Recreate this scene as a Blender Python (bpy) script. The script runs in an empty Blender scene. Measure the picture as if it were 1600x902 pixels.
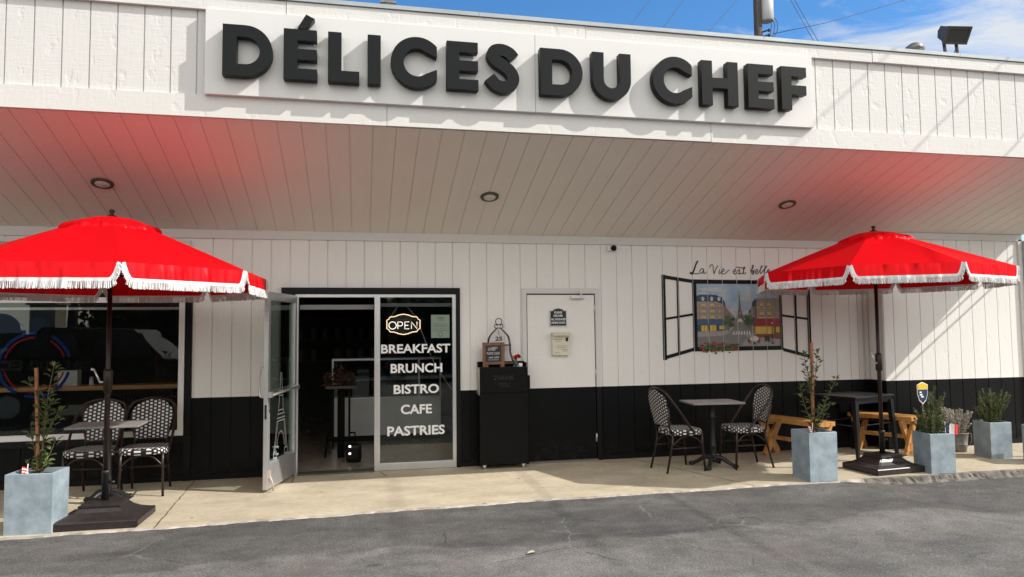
import bpy, bmesh, math, random
from mathutils import Vector, Matrix
random.seed(7)
R = math.radians
S = bpy.context.scene
COL = S.collection
PI = math.pi

# ------------------------------------------------------------------ materials
def new_mat(name):
    m = bpy.data.materials.new(name); m.use_nodes = True
    nt = m.node_tree; nt.nodes.clear()
    out = nt.nodes.new('ShaderNodeOutputMaterial')
    return m, nt, out

def mat(name, col, rough=0.6, metal=0.0, var=0.0, vscale=6.0, bump=0.0, bscale=40.0, stretch=(1, 1, 1), spec=0.5, sheen=0.0, col2=None, emit=None, estr=0.0, trans=0.0, detail=5.0):
    m, nt, out = new_mat(name)
    b = nt.nodes.new('ShaderNodeBsdfPrincipled')
    nt.links.new(b.outputs[0], out.inputs[0])
    b.inputs['Base Color'].default_value = (*col, 1)
    b.inputs['Roughness'].default_value = rough
    b.inputs['Metallic'].default_value = metal
    b.inputs['Specular IOR Level'].default_value = spec
    if sheen: b.inputs['Sheen Weight'].default_value = sheen
    if emit:
        b.inputs['Emission Color'].default_value = (*emit, 1); b.inputs['Emission Strength'].default_value = estr
    tc = None
    if var or bump or col2:
        tc = nt.nodes.new('ShaderNodeTexCoord'); mp = nt.nodes.new('ShaderNodeMapping')
        mp.inputs['Scale'].default_value = stretch
        nt.links.new(tc.outputs['Object'], mp.inputs[0])
    if var or col2:
        n = nt.nodes.new('ShaderNodeTexNoise'); n.inputs['Scale'].default_value = vscale; n.inputs['Detail'].default_value = detail; n.inputs['Roughness'].default_value = .62
        nt.links.new(mp.outputs[0], n.inputs['Vector'])
        r = nt.nodes.new('ShaderNodeValToRGB')
        c2 = col2 if col2 else tuple(min(1, c * (1 + var)) for c in col)
        c1 = col if col2 else tuple(c * (1 - var) for c in col)
        r.color_ramp.elements[0].position = .33; r.color_ramp.elements[0].color = (*c1, 1)
        r.color_ramp.elements[1].position = .68; r.color_ramp.elements[1].color = (*c2, 1)
        nt.links.new(n.outputs['Fac'], r.inputs[0]); nt.links.new(r.outputs[0], b.inputs['Base Color'])
    if bump:
        n2 = nt.nodes.new('ShaderNodeTexNoise'); n2.inputs['Scale'].default_value = bscale; n2.inputs['Detail'].default_value = 4
        nt.links.new(mp.outputs[0], n2.inputs['Vector'])
        bp = nt.nodes.new('ShaderNodeBump'); bp.inputs['Strength'].default_value = bump; bp.inputs['Distance'].default_value = .01
        nt.links.new(n2.outputs['Fac'], bp.inputs['Height']); nt.links.new(bp.outputs[0], b.inputs['Normal'])
    return m

def glass_mat(name, tint=(.8, .85, .83), ior=1.5, boost=1.0):
    m, nt, out = new_mat(name)
    t = nt.nodes.new('ShaderNodeBsdfTransparent'); t.inputs[0].default_value = (*tint, 1)
    g = nt.nodes.new('ShaderNodeBsdfGlossy'); g.inputs['Roughness'].default_value = .01; g.inputs[0].default_value = (.95, 1, .98, 1)
    f = nt.nodes.new('ShaderNodeFresnel'); f.inputs[0].default_value = ior
    mu = nt.nodes.new('ShaderNodeMath'); mu.operation = 'MULTIPLY'; mu.inputs[1].default_value = boost; mu.use_clamp = True
    mx = nt.nodes.new('ShaderNodeMixShader')
    nt.links.new(f.outputs[0], mu.inputs[0]); nt.links.new(mu.outputs[0], mx.inputs[0]); nt.links.new(t.outputs[0], mx.inputs[1]); nt.links.new(g.outputs[0], mx.inputs[2])
    nt.links.new(mx.outputs[0], out.inputs[0])
    return m

def siding_mat(name, col, sawn, var=.03, rough=.55):
    # painted plywood siding: fine vertical saw marks plus dents and knots
    m, nt, out = new_mat(name)
    b = nt.nodes.new('ShaderNodeBsdfPrincipled'); nt.links.new(b.outputs[0], out.inputs[0])
    b.inputs['Roughness'].default_value = rough; b.inputs['Specular IOR Level'].default_value = .15
    tc = nt.nodes.new('ShaderNodeTexCoord')
    def noise(scale, st, detail=4, rg=.6):
        mp = nt.nodes.new('ShaderNodeMapping'); mp.inputs['Scale'].default_value = st
        nt.links.new(tc.outputs['Object'], mp.inputs[0])
        n = nt.nodes.new('ShaderNodeTexNoise'); n.inputs['Scale'].default_value = scale; n.inputs['Detail'].default_value = detail; n.inputs['Roughness'].default_value = rg
        nt.links.new(mp.outputs[0], n.inputs['Vector']); return n
    n1 = noise(3.0, (1, 1, .35))
    r = nt.nodes.new('ShaderNodeValToRGB')
    r.color_ramp.elements[0].position = .3; r.color_ramp.elements[0].color = (*[c * (1 - var) for c in col], 1)
    r.color_ramp.elements[1].position = .7; r.color_ramp.elements[1].color = (*col, 1)
    nt.links.new(n1.outputs['Fac'], r.inputs[0]); nt.links.new(r.outputs[0], b.inputs['Base Color'])
    if sum(col) < .1:
        spz = nt.nodes.new('ShaderNodeSeparateXYZ'); nt.links.new(tc.outputs['Object'], spz.inputs[0])
        md = nt.nodes.new('ShaderNodeMapRange'); md.inputs['From Min'].default_value = .32; md.inputs['From Max'].default_value = .0; md.inputs['To Min'].default_value = 0; md.inputs['To Max'].default_value = 1; nt.links.new(spz.outputs[2], md.inputs[0])
        nd = noise(9, (1, 1, 1.6), 6, .7); rd = nt.nodes.new('ShaderNodeValToRGB'); rd.color_ramp.elements[0].position = .48; rd.color_ramp.elements[1].position = .72; rd.color_ramp.elements[1].color = (.5, .5, .5, 1); nt.links.new(nd.outputs['Fac'], rd.inputs[0])
        mm = nt.nodes.new('ShaderNodeMath'); mm.operation = 'MULTIPLY'; nt.links.new(md.outputs[0], mm.inputs[0]); nt.links.new(rd.outputs[0], mm.inputs[1])
        mxd = nt.nodes.new('ShaderNodeMix'); mxd.data_type = 'RGBA'; mxd.inputs[7].default_value = (.05, .043, .034, 1); nt.links.new(mm.outputs[0], mxd.inputs[0]); nt.links.new(r.outputs[0], mxd.inputs[6]); nt.links.new(mxd.outputs[2], b.inputs['Base Color'])
    n2 = noise(38, (1, 1, .22), 6, .7)          # grain
    n3 = noise(11, (1, 1, .55), 3, .5)          # knots and chips
    rm = nt.nodes.new('ShaderNodeValToRGB'); rm.color_ramp.elements[0].position = .60; rm.color_ramp.elements[1].position = .70
    nt.links.new(n3.outputs['Fac'], rm.inputs[0])
    n4 = noise(70, (.12, 1, 1), 3, .6)          # cross saw marks
    ad = nt.nodes.new('ShaderNodeMath'); ad.operation = 'MULTIPLY_ADD'; ad.inputs[1].default_value = .8
    nt.links.new(n4.outputs['Fac'], ad.inputs[0]); nt.links.new(n2.outputs['Fac'], ad.inputs[2])
    a2 = nt.nodes.new('ShaderNodeMath'); a2.operation = 'MULTIPLY_ADD'; a2.inputs[1].default_value = -.9
    nt.links.new(rm.outputs[0], a2.inputs[0]); nt.links.new(ad.outputs[0], a2.inputs[2])
    bp = nt.nodes.new('ShaderNodeBump'); bp.inputs['Strength'].default_value = sawn; bp.inputs['Distance'].default_value = .006
    nt.links.new(a2.outputs[0], bp.inputs['Height']); nt.links.new(bp.outputs[0], b.inputs['Normal'])
    return m

def weave_mat(name):
    m, nt, out = new_mat(name)
    b = nt.nodes.new('ShaderNodeBsdfPrincipled'); nt.links.new(b.outputs[0], out.inputs[0]); b.inputs['Roughness'].default_value = .45
    uv = nt.nodes.new('ShaderNodeUVMap')
    sp = nt.nodes.new('ShaderNodeSeparateXYZ'); cb = nt.nodes.new('ShaderNodeCombineXYZ')
    nt.links.new(uv.outputs[0], sp.inputs[0]); nt.links.new(sp.outputs[1], cb.inputs[0]); nt.links.new(sp.outputs[0], cb.inputs[1])
    br = nt.nodes.new('ShaderNodeTexBrick'); br.offset = .5; br.inputs['Scale'].default_value = 1
    br.inputs['Color1'].default_value = (.78, .77, .74, 1); br.inputs['Color2'].default_value = (.68, .67, .64, 1); br.inputs['Mortar'].default_value = (.008, .008, .01, 1)
    br.inputs['Mortar Size'].default_value = .0090; br.inputs['Brick Width'].default_value = .0350; br.inputs['Row Height'].default_value = .0385; br.inputs['Mortar Smooth'].default_value = .1
    nt.links.new(cb.outputs[0], br.inputs['Vector']); nt.links.new(br.outputs['Color'], b.inputs['Base Color'])
    bp = nt.nodes.new('ShaderNodeBump'); bp.inputs['Strength'].default_value = .5; bp.inputs['Distance'].default_value = .004; bp.invert = True
    nt.links.new(br.outputs['Fac'], bp.inputs['Height']); nt.links.new(bp.outputs[0], b.inputs['Normal'])
    return m

def asphalt_mat():
    m, nt, out = new_mat('asphalt')
    b = nt.nodes.new('ShaderNodeBsdfPrincipled'); nt.links.new(b.outputs[0], out.inputs[0]); b.inputs['Roughness'].default_value = .85; b.inputs['Specular IOR Level'].default_value = .25
    tc = nt.nodes.new('ShaderNodeTexCoord')
    def noise(s, d=6, rg=.6, st=(1, 1, 1), dist=0):
        mp = nt.nodes.new('ShaderNodeMapping'); mp.inputs['Scale'].default_value = st; nt.links.new(tc.outputs['Object'], mp.inputs[0])
        n = nt.nodes.new('ShaderNodeTexNoise'); n.inputs['Scale'].default_value = s; n.inputs['Detail'].default_value = d; n.inputs['Roughness'].default_value = rg; n.inputs['Distortion'].default_value = dist
        nt.links.new(mp.outputs[0], n.inputs['Vector']); return n
    def ramp(n, p0, p1, c0, c1):
        r = nt.nodes.new('ShaderNodeValToRGB'); r.color_ramp.elements[0].position = p0; r.color_ramp.elements[1].position = p1
        r.color_ramp.elements[0].color = (*c0, 1); r.color_ramp.elements[1].color = (*c1, 1); nt.links.new(n.outputs['Fac'], r.inputs[0]); return r
    def mix(fac, a, c, mode='MIX'):
        x = nt.nodes.new('ShaderNodeMix'); x.data_type = 'RGBA'; x.blend_type = mode
        if isinstance(fac, float): x.inputs[0].default_value = fac
        else: nt.links.new(fac, x.inputs[0])
        for s, v in ((6, a), (7, c)):
            if isinstance(v, tuple): x.inputs[s].default_value = (*v, 1)
            else: nt.links.new(v, x.inputs[s])
        return x.outputs[2]
    big = ramp(noise(.55, 5, .6, (1, 2.2, 1), .6), .35, .66, (.100, .101, .102), (.195, .191, .181))
    med = ramp(noise(5, 6, .7), .3, .72, (.70, .70, .70), (1.22, 1.2, 1.17))
    col = mix(1.0, big.outputs[0], med.outputs[0], 'MULTIPLY')
    grain = ramp(noise(75, 4, .85), .36, .66, (.42, .42, .42), (1.62, 1.6, 1.55))
    col = mix(1.0, col, grain.outputs[0], 'MULTIPLY')
    # pale stone chips
    v = nt.nodes.new('ShaderNodeTexVoronoi'); v.inputs['Scale'].default_value = 26; nt.links.new(tc.outputs['Object'], v.inputs['Vector'])
    rv = nt.nodes.new('ShaderNodeValToRGB'); rv.color_ramp.elements[0].position = .05; rv.color_ramp.elements[0].color = (1, 1, 1, 1); rv.color_ramp.elements[1].position = .17; rv.color_ramp.elements[1].color = (0, 0, 0, 1)
    nt.links.new(v.outputs['Distance'], rv.inputs[0])
    pick = ramp(noise(9, 2), .50, .58, (0, 0, 0), (1, 1, 1))
    mm = nt.nodes.new('ShaderNodeMath'); mm.operation = 'MULTIPLY'; nt.links.new(rv.outputs[0], mm.inputs[0]); nt.links.new(pick.outputs[0], mm.inputs[1])
    col = mix(mm.outputs[0], col, (.38, .37, .34))
    # brownish stained areas
    br = ramp(noise(1.1, 3, .5, (1, 1.6, 1)), .56, .75, (0, 0, 0), (.5, .5, .5))
    col = mix(br.outputs[0], col, (.135, .11, .085))
    # newer dark patch along the sidewalk with a wandering edge, and oil drips
    sp = nt.nodes.new('ShaderNodeSeparateXYZ'); nt.links.new(tc.outputs['Object'], sp.inputs[0])
    wn = noise(.9, 4, .55)
    ma = nt.nodes.new('ShaderNodeMath'); ma.operation = 'MULTIPLY_ADD'; ma.inputs[1].default_value = 1.1; nt.links.new(wn.outputs['Fac'], ma.inputs[0]); nt.links.new(sp.outputs[1], ma.inputs[2])
    rp = nt.nodes.new('ShaderNodeMapRange'); rp.inputs['From Min'].default_value = -2.48; rp.inputs['From Max'].default_value = -2.40; rp.inputs['To Min'].default_value = 0; rp.inputs['To Max'].default_value = .85; nt.links.new(ma.outputs[0], rp.inputs[0])
    col = mix(rp.outputs[0], col, mix(1.0, col, (.62, .63, .655), 'MULTIPLY'))
    oil = ramp(noise(2.3, 3, .5, (1, 1.8, 1)), .66, .74, (0, 0, 0), (.75, .75, .75))
    col = mix(oil.outputs[0], col, mix(1.0, col, (.5, .5, .52), 'MULTIPLY'))
    # crazed crack lines, pale from wear
    cr = noise(1.3, 4, .55, (1, 1, 1), .8)
    mp = nt.nodes.new('ShaderNodeMixRGB'); mp.blend_type = 'ADD'; mp.inputs[0].default_value = .35
    nt.links.new(tc.outputs['Object'], mp.inputs[1]); nt.links.new(cr.outputs['Color'], mp.inputs[2])
    vc = nt.nodes.new('ShaderNodeTexVoronoi'); vc.feature = 'DISTANCE_TO_EDGE'; vc.inputs['Scale'].default_value = 1.15; nt.links.new(mp.outputs[0], vc.inputs['Vector'])
    rc = nt.nodes.new('ShaderNodeValToRGB'); rc.color_ramp.elements[0].position = .001; rc.color_ramp.elements[0].color = (1, 1, 1, 1); rc.color_ramp.elements[1].position = .0095; rc.color_ramp.elements[1].color = (0, 0, 0, 1)
    nt.links.new(vc.outputs['Distance'], rc.inputs[0])
    pk = ramp(noise(.8, 3), .445, .56, (0, 0, 0), (.72, .72, .72))
    m3 = nt.nodes.new('ShaderNodeMath'); m3.operation = 'MULTIPLY'; nt.links.new(rc.outputs[0], m3.inputs[0]); nt.links.new(pk.outputs[0], m3.inputs[1])
    pk2 = ramp(noise(2.2, 3), .47, .55, (.028, .028, .03), (.2, .195, .18))
    col = mix(m3.outputs[0], col, pk2.outputs[0])
    nt.links.new(col, b.inputs['Base Color'])
    bp = nt.nodes.new('ShaderNodeBump'); bp.inputs['Strength'].default_value = .8; bp.inputs['Distance'].default_value = .006
    nt.links.new(noise(95, 5, .75).outputs['Fac'], bp.inputs['Height']); nt.links.new(bp.outputs[0], b.inputs['Normal'])
    return m

def concrete_mat():
    m, nt, out = new_mat('sidewalk_concrete')
    b = nt.nodes.new('ShaderNodeBsdfPrincipled'); nt.links.new(b.outputs[0], out.inputs[0]); b.inputs['Roughness'].default_value = .8; b.inputs['Specular IOR Level'].default_value = .25
    tc = nt.nodes.new('ShaderNodeTexCoord')
    def noise(s, d=6, rg=.6, st=(1, 1, 1)):
        mp = nt.nodes.new('ShaderNodeMapping'); mp.inputs['Scale'].default_value = st; nt.links.new(tc.outputs['Object'], mp.inputs[0])
        n = nt.nodes.new('ShaderNodeTexNoise'); n.inputs['Scale'].default_value = s; n.inputs['Detail'].default_value = d; n.inputs['Roughness'].default_value = rg
        nt.links.new(mp.outputs[0], n.inputs['Vector']); return n
    def ramp(n, p0, p1, c0, c1):
        r = nt.nodes.new('ShaderNodeValToRGB'); r.color_ramp.elements[0].position = p0; r.color_ramp.elements[1].position = p1
        r.color_ramp.elements[0].color = (*c0, 1); r.color_ramp.elements[1].color = (*c1, 1); nt.links.new(n.outputs['Fac'], r.inputs[0]); return r
    def mul(a, c):
        x = nt.nodes.new('ShaderNodeMix'); x.data_type = 'RGBA'; x.blend_type = 'MULTIPLY'; x.inputs[0].default_value = 1
        nt.links.new(a, x.inputs[6]); nt.links.new(c, x.inputs[7]); return x.outputs[2]
    c = ramp(noise(1.6, 6, .62, (1, 2.0, 1)), .32, .7, (.385, .335, .245), (.545, .48, .36)).outputs[0]
    c = mul(c, ramp(noise(14, 6, .7, (1, 2.2, 1)), .3, .65, (.80, .79, .77), (1.05, 1.05, 1.04)).outputs[0])
    c = mul(c, ramp(noise(3.6, 4, .6, (1, 1.7, 1)), .66, .74, (1, 1, 1), (.70, .67, .64)).outputs[0])
    c = mul(c, ramp(noise(150, 2, .7), .3, .7, (.88, .88, .88), (1.08, 1.08, 1.08)).outputs[0])
    v = nt.nodes.new('ShaderNodeTexVoronoi'); v.inputs['Scale'].default_value = 2.6; nt.links.new(tc.outputs['Object'], v.inputs['Vector'])
    rv = nt.nodes.new('ShaderNodeValToRGB'); rv.color_ramp.elements[0].position = .035; rv.color_ramp.elements[0].color = (.35, .33, .31, 1); rv.color_ramp.elements[1].position = .06; rv.color_ramp.elements[1].color = (1, 1, 1, 1)
    nt.links.new(v.outputs['Distance'], rv.inputs[0]); c = mul(c, rv.outputs[0])
    nt.links.new(c, b.inputs['Base Color'])
    bp = nt.nodes.new('ShaderNodeBump'); bp.inputs['Strength'].default_value = .25; bp.inputs['Distance'].default_value = .004
    nt.links.new(noise(90, 5, .7).outputs['Fac'], bp.inputs['Height']); nt.links.new(bp.outputs[0], b.inputs['Normal'])
    return m

WHITE = (.765, .75, .72)
BLACK = (.0036, .0039, .0046)
M = {}
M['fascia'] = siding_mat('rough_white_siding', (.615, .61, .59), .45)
M['white'] = siding_mat('white_wall_paint', WHITE, .32)
M['black'] = siding_mat('black_wall_paint', BLACK, .3, .15, .42)
M['trim'] = siding_mat('white_trim_paint', (.625, .62, .595), .32)
M['soffit'] = mat('soffit_paint', (.74, .685, .63), .6, var=.02, vscale=2)
M['cap'] = mat('cap_metal', (.34, .37, .38), .45, .3, var=.1, vscale=3)
M['roof'] = mat('roofing', (.3, .3, .3), .9, var=.1)
M['blacktrim'] = mat('black_trim_paint', BLACK, .45, spec=.22)
M['alu'] = mat('aluminium', (.62, .62, .62), .35, .75, var=.05, vscale=8)
M['whiteframe'] = mat('white_frame_paint', (.72, .71, .69), .45)
M['glass'] = glass_mat('window_glass', (.86, .87, .86), 1.5, .9)
M['doorglass'] = glass_mat('door_glass', (.74, .80, .76), 1.5, .8)
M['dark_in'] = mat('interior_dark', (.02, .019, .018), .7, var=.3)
M['int_floor'] = mat('interior_floor', (.33, .265, .205), .2, var=.3, vscale=3, stretch=(1, .3, 1))
M['letter'] = mat('sign_letter_paint', (.0075, .0085, .0098), .45, var=.05, vscale=3, spec=.16)
M['panel'] = mat('sign_panel_paint', (.615, .612, .595), .45, var=.015, vscale=1.5)
M['red'] = mat('red_canvas', (.60, .0030, .0080), .34, var=.04, vscale=9, bump=.10, bscale=240, spec=.8)
for n_ in M['red'].node_tree.nodes:
    if n_.type == 'BSDF_PRINCIPLED': n_.inputs['IOR'].default_value = 2.7; n_.inputs['Specular Tint'].default_value = (1, .03, .035, 1)
M['fringe'] = mat('white_fringe', (.68, .67, .66), .75, var=.06, vscale=60)
M['bronze'] = mat('bronze_metal', (.030, .019, .016), .38, .55, var=.2, vscale=20)
M['chairframe'] = mat('brown_chair_frame', (.026, .0135, .0105), .34, .25, var=.35, vscale=30)
M['weave'] = weave_mat('woven_black_white')
M['iron'] = mat('black_iron', (.009, .009, .010), .5, .1, var=.2, vscale=30, bump=.1, bscale=120)
M['basecast'] = mat('cast_base', (.026, .021, .021), .4, .1, var=.25, vscale=25, bump=.06, bscale=160)
M['tabletop'] = mat('grey_table_top', (.25, .235, .225), .4, var=.18, vscale=9)
M['planter'] = mat('blue_grey_planter', (.20, .255, .295), .65, vscale=7, col2=(.335, .405, .445), bump=.05, bscale=60)
M['soil'] = mat('soil', (.03, .022, .016), .95, var=.4, vscale=30, bump=.6, bscale=60)
M['bark'] = mat('green_bark', (.14, .115, .06), .8, var=.3, vscale=40)
M['stake'] = mat('wood_stake', (.30, .12, .05), .75, var=.35, vscale=25, stretch=(1, 1, .15))
M['leaf'] = mat('citrus_leaf', (.06, .105, .026), .42, vscale=9, col2=(.15, .19, .055))
M['leaf2'] = mat('citrus_leaf_dark', (.040, .075, .025), .4, vscale=9, col2=(.095, .14, .046))
M['needle'] = mat('rosemary_leaf', (.042, .066, .022), .6, vscale=9, col2=(.13, .165, .058))
M['silver'] = mat('silver_leaf', (.40, .385, .33), .7, vscale=14, col2=(.72, .68, .61))
M['zinc'] = mat('galvanised_zinc', (.22, .21, .19), .5, .55, var=.4, vscale=12)
M['wood'] = mat('orange_stained_wood', (.34, .15, .035), .5, vscale=6, col2=(.56, .285, .085), stretch=(3, 3, 3))
M['gunmetal'] = mat('gunmetal', (.022, .024, .028), .33, .7, var=.15)
M['kiosk'] = mat('black_laminate', (.0038, .0038, .004), .45, var=.1, spec=.15)
M['sidereflect'] = mat('grey_side_reflection', (.30, .30, .30), .4)  # white reflected in the black kiosk side, put into the colour
M['slate'] = mat('chalkboard', (.02, .021, .023), .7, var=.3, vscale=20)
M['frame_wood'] = mat('brown_frame_wood', (.16, .060, .026), .55, var=.3, vscale=18, stretch=(1, 1, .3))
M['chalk'] = mat('chalk', (.62, .62, .60), .9)
M['cream'] = mat('cream_enamel', (.66, .62, .50), .4, var=.03)
M['ink'] = mat('grey_ink', (.10, .10, .09), .8)
M['textwhite'] = mat('white_vinyl', (.80, .80, .80), .5)
M['silverline'] = mat('silver_paint', (.55, .55, .55), .4, .3)
M['plaqueblack'] = mat('plaque_black', (.008, .009, .012), .35)
M['neon'] = mat('lit_tube', (.9, .75, .55), .5, emit=(1.0, .70, .42), estr=.8)
M['neonw'] = mat('lit_tube_white', (.9, .85, .75), .5, emit=(1.0, .90, .74), estr=.8)
M['paper'] = mat('pale_green_paper', (.70, .78, .66), .8)
M['lens'] = mat('frosted_lens', (.60, .57, .53), .5)
M['ringbr'] = mat('bronze_ring', (.085, .062, .048), .45, .3)
M['dkbox'] = mat('dark_plastic', (.004, .004, .0045), .45, spec=.2)
M['weathered'] = mat('weathered_pole', (.055, .043, .036), .9, var=.4, vscale=8, stretch=(6, 6, .6), bump=.4, bscale=30)
M['canister'] = mat('grey_canister', (.42, .43, .43), .5, .2)
M['wire'] = mat('wire_black', (.02, .02, .022), .6)
M['flood'] = mat('floodlight_bronze', (.075, .064, .055), .5, .35, var=.15, vscale=10)
M['floodlens'] = mat('flood_lens', (.05, .05, .05), .15, .2)
M['blue'] = mat('vinyl_blue', (.012, .055, .26), .6, spec=.1)
M['vred'] = mat('vinyl_red', (.33, .018, .022), .6, spec=.1)
M['flagblue'] = mat('flag_blue', (.004, .007, .040), .7)
M['flagwhite'] = mat('flag_white', (.78, .77, .75), .7)
M['flagred'] = mat('flag_red', (.62, .02, .02), .7)
M['yellow'] = mat('sign_yellow', (.75, .47, .01), .45)
M['navy'] = mat('sign_navy', (.012, .03, .085), .45)
M['rose'] = mat('red_petal', (.55, .01, .02), .6, var=.3, vscale=60)
M['petal'] = mat('orange_petal', (.70, .28, .06), .6)
M['counterwood'] = mat('counter_wood', (.50, .27, .11), .5, var=.25, vscale=6, stretch=(.4, 3, 3))
M['marble'] = mat('pale_panel', (.75, .75, .72), .35, var=.12, vscale=2)
M['asphalt'] = asphalt_mat()
M['concrete'] = concrete_mat()
M['curb'] = mat('worn_sunlit_kerb', (.20, .185, .165), .9, vscale=7, col2=(.50, .45, .385), bump=.5, bscale=45)  # paler than the right kerb: sun on its rounded edge put into the colour
M['curbdark'] = mat('broken_kerb', (.07, .064, .056), .95, vscale=11, col2=(.21, .19, .165), bump=.9, bscale=35)
M['joint'] = mat('joint_dirt', (.07, .055, .04), .95)
M['stucco'] = mat('stucco', (.45, .36, .26), .9, var=.08)
M['tile'] = mat('roof_tile', (.24, .10, .06), .8, var=.3, vscale=12)
M['hedge'] = mat('hedge_leaf', (.022, .045, .014), .7, vscale=4, col2=(.06, .09, .03))
def flat(name, c, rough=.55): return mat('mural_' + name, c, rough, var=.10, vscale=22)

# ------------------------------------------------------------------ mesh helpers
def link(o, parent=None):
    COL.objects.link(o)
    if parent is not None: o.parent = parent
    return o
def finish(name, bm, mats, parent=None, smooth=False):
    me = bpy.data.meshes.new(name)
    bm.normal_update(); bm.to_mesh(me); bm.free()
    if not isinstance(mats, (list, tuple)): mats = [mats]
    for m in mats: me.materials.append(m)
    if smooth:
        for p in me.polygons: p.use_smooth = True
    return link(bpy.data.objects.new(name, me), parent)
def props(o, label=None, cat=None, group=None, kind=None):
    if label: o['label'] = label
    if cat: o['category'] = cat
    if group: o['group'] = group
    if kind: o['kind'] = kind
    return o
def thing(name, label, cat, loc=(0, 0, 0), rz=0, group=None):
    o = bpy.data.objects.new(name, None); COL.objects.link(o)
    o.empty_display_size = .1
    o.location = loc; o.rotation_euler = (0, 0, rz)
    return props(o, label, cat, group)
def kids(o): return [c for c in bpy.data.objects if c.parent == o]
def dup(root, loc, rz, label):
    def cp(o, parent):
        c = o.copy(); COL.objects.link(c); c.parent = parent
        for k in kids_of.get(o.name, []): cp(k, c)
        return c
    kids_of = {}
    for o in list(bpy.data.objects):
        if o.parent: kids_of.setdefault(o.parent.name, []).append(o)
    r = cp(root, None); r.location = loc; r.rotation_euler = (0, 0, rz); r['label'] = label
    return r
def BM(): return bmesh.new()
def box(bm, x0, x1, y0, y1, z0, z1, mi=0, bev=0.0, mtx=None):
    b2 = bmesh.new()
    vs = [b2.verts.new((x, y, z)) for x in (x0, x1) for y in (y0, y1) for z in (z0, z1)]
    for f in ((0, 1, 3, 2), (4, 6, 7, 5), (0, 4, 5, 1), (2, 3, 7, 6), (0, 2, 6, 4), (1, 5, 7, 3)):
        b2.faces.new([vs[i] for i in f])
    if bev: bmesh.ops.bevel(b2, geom=list(b2.edges), offset=bev, segments=2, affect='EDGES', profile=.6)
    merge(bm, b2, mi, mtx)
def merge(bm, b2, mi=0, mtx=None):
    bmesh.ops.recalc_face_normals(b2, faces=b2.faces)
    if mtx is not None: bmesh.ops.transform(b2, matrix=mtx, verts=b2.verts)
    mp = {}
    for v in b2.verts: mp[v] = bm.verts.new(v.co)
    for f in b2.faces:
        try:
            nf = bm.faces.new([mp[v] for v in f.verts]); nf.material_index = mi; nf.smooth = f.smooth
        except ValueError: pass
    b2.free()
def quad(bm, pts, mi=0):
    f = bm.faces.new([bm.verts.new(p) for p in pts]); f.material_index = mi; return f
def tube(bm, pts, rad, n=8, mi=0, caps=True, closed=False):
    pts = [Vector(p) for p in pts]
    rads = rad if isinstance(rad, (list, tuple)) else [rad] * len(pts)
    rings = []; up = None
    for i, p in enumerate(pts):
        a = pts[i - 1] if i > 0 else (pts[-1] if closed else p)
        c = pts[i + 1] if i < len(pts) - 1 else (pts[0] if closed else p)
        d = (c - a); d = d.normalized() if d.length > 1e-9 else Vector((0, 0, 1))
        if up is None:
            up = Vector((0, 0, 1)) if abs(d.z) < .9 else Vector((1, 0, 0))
        s = d.cross(up)
        if s.length < 1e-4: s = d.cross(Vector((0, 1, 0)))
        s.normalize(); t = s.cross(d).normalized(); up = t
        rings.append([bm.verts.new(p + (s * math.cos(2 * PI * k / n) + t * math.sin(2 * PI * k / n)) * rads[i]) for k in range(n)])
    L = len(rings)
    for i in range(L if closed else L - 1):
        A, B = rings[i], rings[(i + 1) % L]
        for k in range(n):
            f = bm.faces.new((A[k], B[k], B[(k + 1) % n], A[(k + 1) % n])); f.material_index = mi; f.smooth = True
    if caps and not closed:
        f = bm.faces.new(rings[0]); f.material_index = mi
        f = bm.faces.new(list(reversed(rings[-1]))); f.material_index = mi
def lathe(bm, prof, n=20, mi=0, c=(0, 0, 0), smooth=True):
    rings = []
    for r, z in prof:
        rings.append([bm.verts.new((c[0] + max(r, 1e-4) * math.cos(2 * PI * k / n), c[1] + max(r, 1e-4) * math.sin(2 * PI * k / n), c[2] + z)) for k in range(n)])
    for a, b in zip(rings, rings[1:]):
        for k in range(n):
            f = bm.faces.new((a[k], a[(k + 1) % n], b[(k + 1) % n], b[k])); f.material_index = mi; f.smooth = smooth
    f = bm.faces.new(list(reversed(rings[0]))); f.material_index = mi
    f = bm.faces.new(rings[-1]); f.material_index = mi
def sqloft(bm, prof, mi=0):
    # rectangular rings: (half_x, half_y, z)
    rings = []
    for hx, hy, z in prof:
        rings.append([bm.verts.new((sx * hx, sy * hy, z)) for sx, sy in ((-1, -1), (1, -1), (1, 1), (-1, 1))])
    for a, b in zip(rings, rings[1:]):
        for k in range(4):
            f = bm.faces.new((a[k], a[(k + 1) % 4], b[(k + 1) % 4], b[k])); f.material_index = mi
    bm.faces.new(list(reversed(rings[0]))).material_index = mi
    bm.faces.new(rings[-1]).material_index = mi
def catmull(P, n=8, closed=False):
    P = [Vector(p) for p in P]; out = []
    L = len(P)
    for i in range(L if closed else L - 1):
        p1, p2 = P[i], P[(i + 1) % L]
        p0 = P[i - 1] if (i > 0 or closed) else p1
        p3 = P[(i + 2) % L] if (i + 2 < L or closed) else p2
        for k in range(n):
            t = k / n
            out.append(.5 * ((2 * p1) + (p2 - p0) * t + (2 * p0 - 5 * p1 + 4 * p2 - p3) * t * t + (3 * p1 - p0 - 3 * p2 + p3) * t ** 3))
    if not closed: out.append(P[-1])
    return out
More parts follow.
